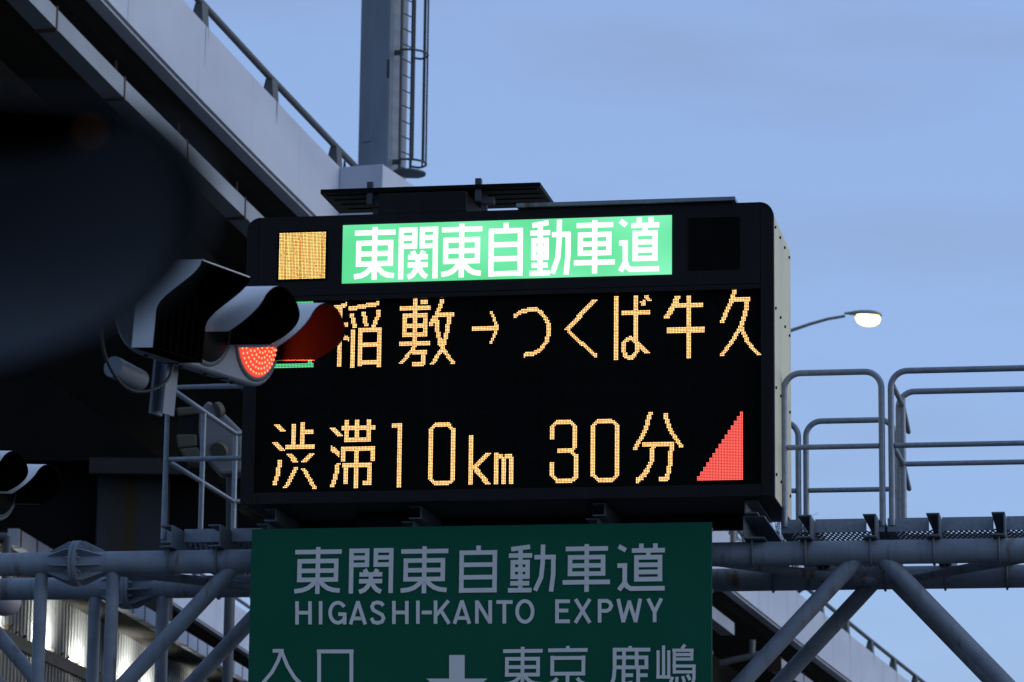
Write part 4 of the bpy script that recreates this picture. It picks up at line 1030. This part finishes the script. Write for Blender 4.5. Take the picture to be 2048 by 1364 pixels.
m = MB(); m.tube([pe(460,945,0.2), pe(460,1080,0.2)], 0.06, 12); m.tube([pe(460,1079,0.2), Vector((pe(460,945,0.2).x,pe(460,945,0.2).y,0))], 0.06, 12); m.build('post', M['mast_dark'], eq)

# round dome behind the truss at the left edge
dm = thing('lamp_dome', 'round pale pink grey dome half hidden behind the lower truss tube', 'lamp', dep(12,1200,40))
m = MB(); vs, fs = lathe_ellipsoid(dep(10,1203,40), ZUP*0.17, RIGHT0*0.185, HEAD*0.185, 28, 16); m.add(vs, fs, True); m.build('globe', M['dome'], dm)
m = MB(); c = dep(10,1203,40); m.tube([c + ZUP*0.15, c + ZUP*0.75], 0.05, 12); m.tube([c + ZUP*0.74, c + ZUP*0.74 - RIGHT0*2.5], 0.05, 12); e_ = c + ZUP*0.74 - RIGHT0*2.5; m.tube([e_ + ZUP*0.1, Vector((e_.x, e_.y, 0))], 0.09, 12); m.build('post', M['mast_dark'], dm)

# ------------------------------------------------------------------ bare tree beyond the elevated road
TD = 118.0
tb = dep(1545, 1120, TD); tb.z = 0
tree = thing('bare_tree', 'leafless tree with fine twigs showing in the gap under the message board corner', 'tree', tb)
ttop = dep(1570, 955, TD).z
m = MB(); m.tube([tb, tb + ZUP*(ttop*0.6), tb + ZUP*(ttop*0.86) + RIGHT0*0.15], [0.22,0.15,0.11], 12); m.build('trunk', M['bark'], tree)
m = MB(); rt = random.Random(5)
def grow(p, d, L_, r, depth):
    q = p + d*L_; m.tube([p, p + d*(L_*0.5) + Vector((rt.uniform(-1,1),rt.uniform(-1,1),rt.uniform(-1,1)))*L_*0.06, q], [r, r*0.85, r*0.65], 5, cap=False)
    if depth == 0: return
    for k in range(3 if depth > 1 else 4):
        a = Vector((rt.uniform(-1,1), rt.uniform(-1,1), rt.uniform(-0.35,1.0))).normalized()
        grow(p + d*(L_*rt.uniform(0.45,1.0)), (d*0.75 + a*0.75).normalized(), L_*rt.uniform(0.55,0.78), r*0.6, depth-1)
for k in range(9):
    a = 2*math.pi*k/9 + rt.uniform(-0.3,0.3)
    grow(tb + ZUP*(ttop*rt.uniform(0.66,0.84)) + RIGHT0*0.08, Vector((math.cos(a)*0.6, math.sin(a)*0.6, rt.uniform(0.5,1.1))).normalized(), ttop*0.075, 0.06, 4)
m.build('crown', M['bark'], tree)

# ------------------------------------------------------------------ rear-view mirror close to the camera
MD = 1.35
mir = thing('rear_view_mirror', 'blurred dark rear view mirror with rounded end close to the lens', 'mirror', dep(150,450,MD))
outl = [(-620,300),(-560,225),(-450,190),(-200,180),(0,182),(150,190),(250,205),(325,235),(380,280),(413,335),(424,385),(418,440),(396,500),(352,565),(285,630),(190,690),(90,730),(0,755),(-200,800),(-400,830),(-530,810),(-600,740),(-640,600),(-650,440)]
fp = [dep(u, v, MD) for u, v in outl]; cm = sum(fp, Vector())/len(fp)
m = MB(); n = len(fp)
r0 = [cm + (p-cm)*0.965 for p in fp]; r1 = [p + FWD*0.006 for p in fp]; r2 = [p + FWD*0.018 for p in fp]; r3 = [cm + (p-cm)*0.7 + FWD*0.036 for p in fp]
vs = r0 + r1 + r2 + r3
m.add(vs, [(i*n+j, i*n+(j+1)%n, (i+1)*n+(j+1)%n, (i+1)*n+j) for i in range(3) for j in range(n)], True); m.add(r3, [tuple(range(n))]); m.build('shell', M['mirror_shell'], mir)
gl = [(-600,320),(-540,285),(-300,300),(0,330),(120,310),(205,262),(270,245),(330,268),(372,310),(396,360),(400,415),(384,480),(342,545),(275,608),(182,665),(85,703),(0,727),(-200,772),(-400,800),(-520,780),(-580,720),(-615,590),(-622,440)]
gp = [dep(u, v, MD) - FWD*0.0012 for u, v in gl]
gc = dep(-110, 530, MD); m = MB(); n = len(gp); vs = []
RG = 9
for k in range(RG+1):
    f = 1 - k/RG*0.999
    for p in gp:
        q = gc + (p-gc)*f; dx = (q-gc).dot(RIGHT); dy = (q-gc).dot(UP)
        vs.append(q - FWD*(0.0022 - 1.9*dx*dx + 3.0*dy*dy*(1 if dy < 0 else 0.6)*0.6))
m.add(vs, [(k*n+i, k*n+(i+1)%n, (k+1)*n+(i+1)%n, (k+1)*n+i) for k in range(RG) for i in range(n)], True); m.build('glass', M['mirror_glass'], mir)
m = MB(); c = dep(182,263,MD) - FWD*0.002; m.add([c + RIGHT*(0.0012*math.cos(a)) + UP*(0.0012*math.sin(a)) for a in [2*math.pi*i/16 for i in range(16)]], [tuple(range(16))]); m.build('reflected_lamp_dot', M['lamp_reflection'], mir, recalc=False)  # small glowing disc drawn as the reflection of an orange lamp
m = MB(); c = dep(-180,400,MD); m.tube([c + FWD*0.03, c + FWD*0.05 + UP*0.05, c + FWD*0.07 + UP*0.16], 0.011, 12); m.obox(c + FWD*0.075 + UP*0.17, RIGHT*0.03, FWD*0.006, UP*0.03); m.build('stem', M['mirror_shell'], mir)
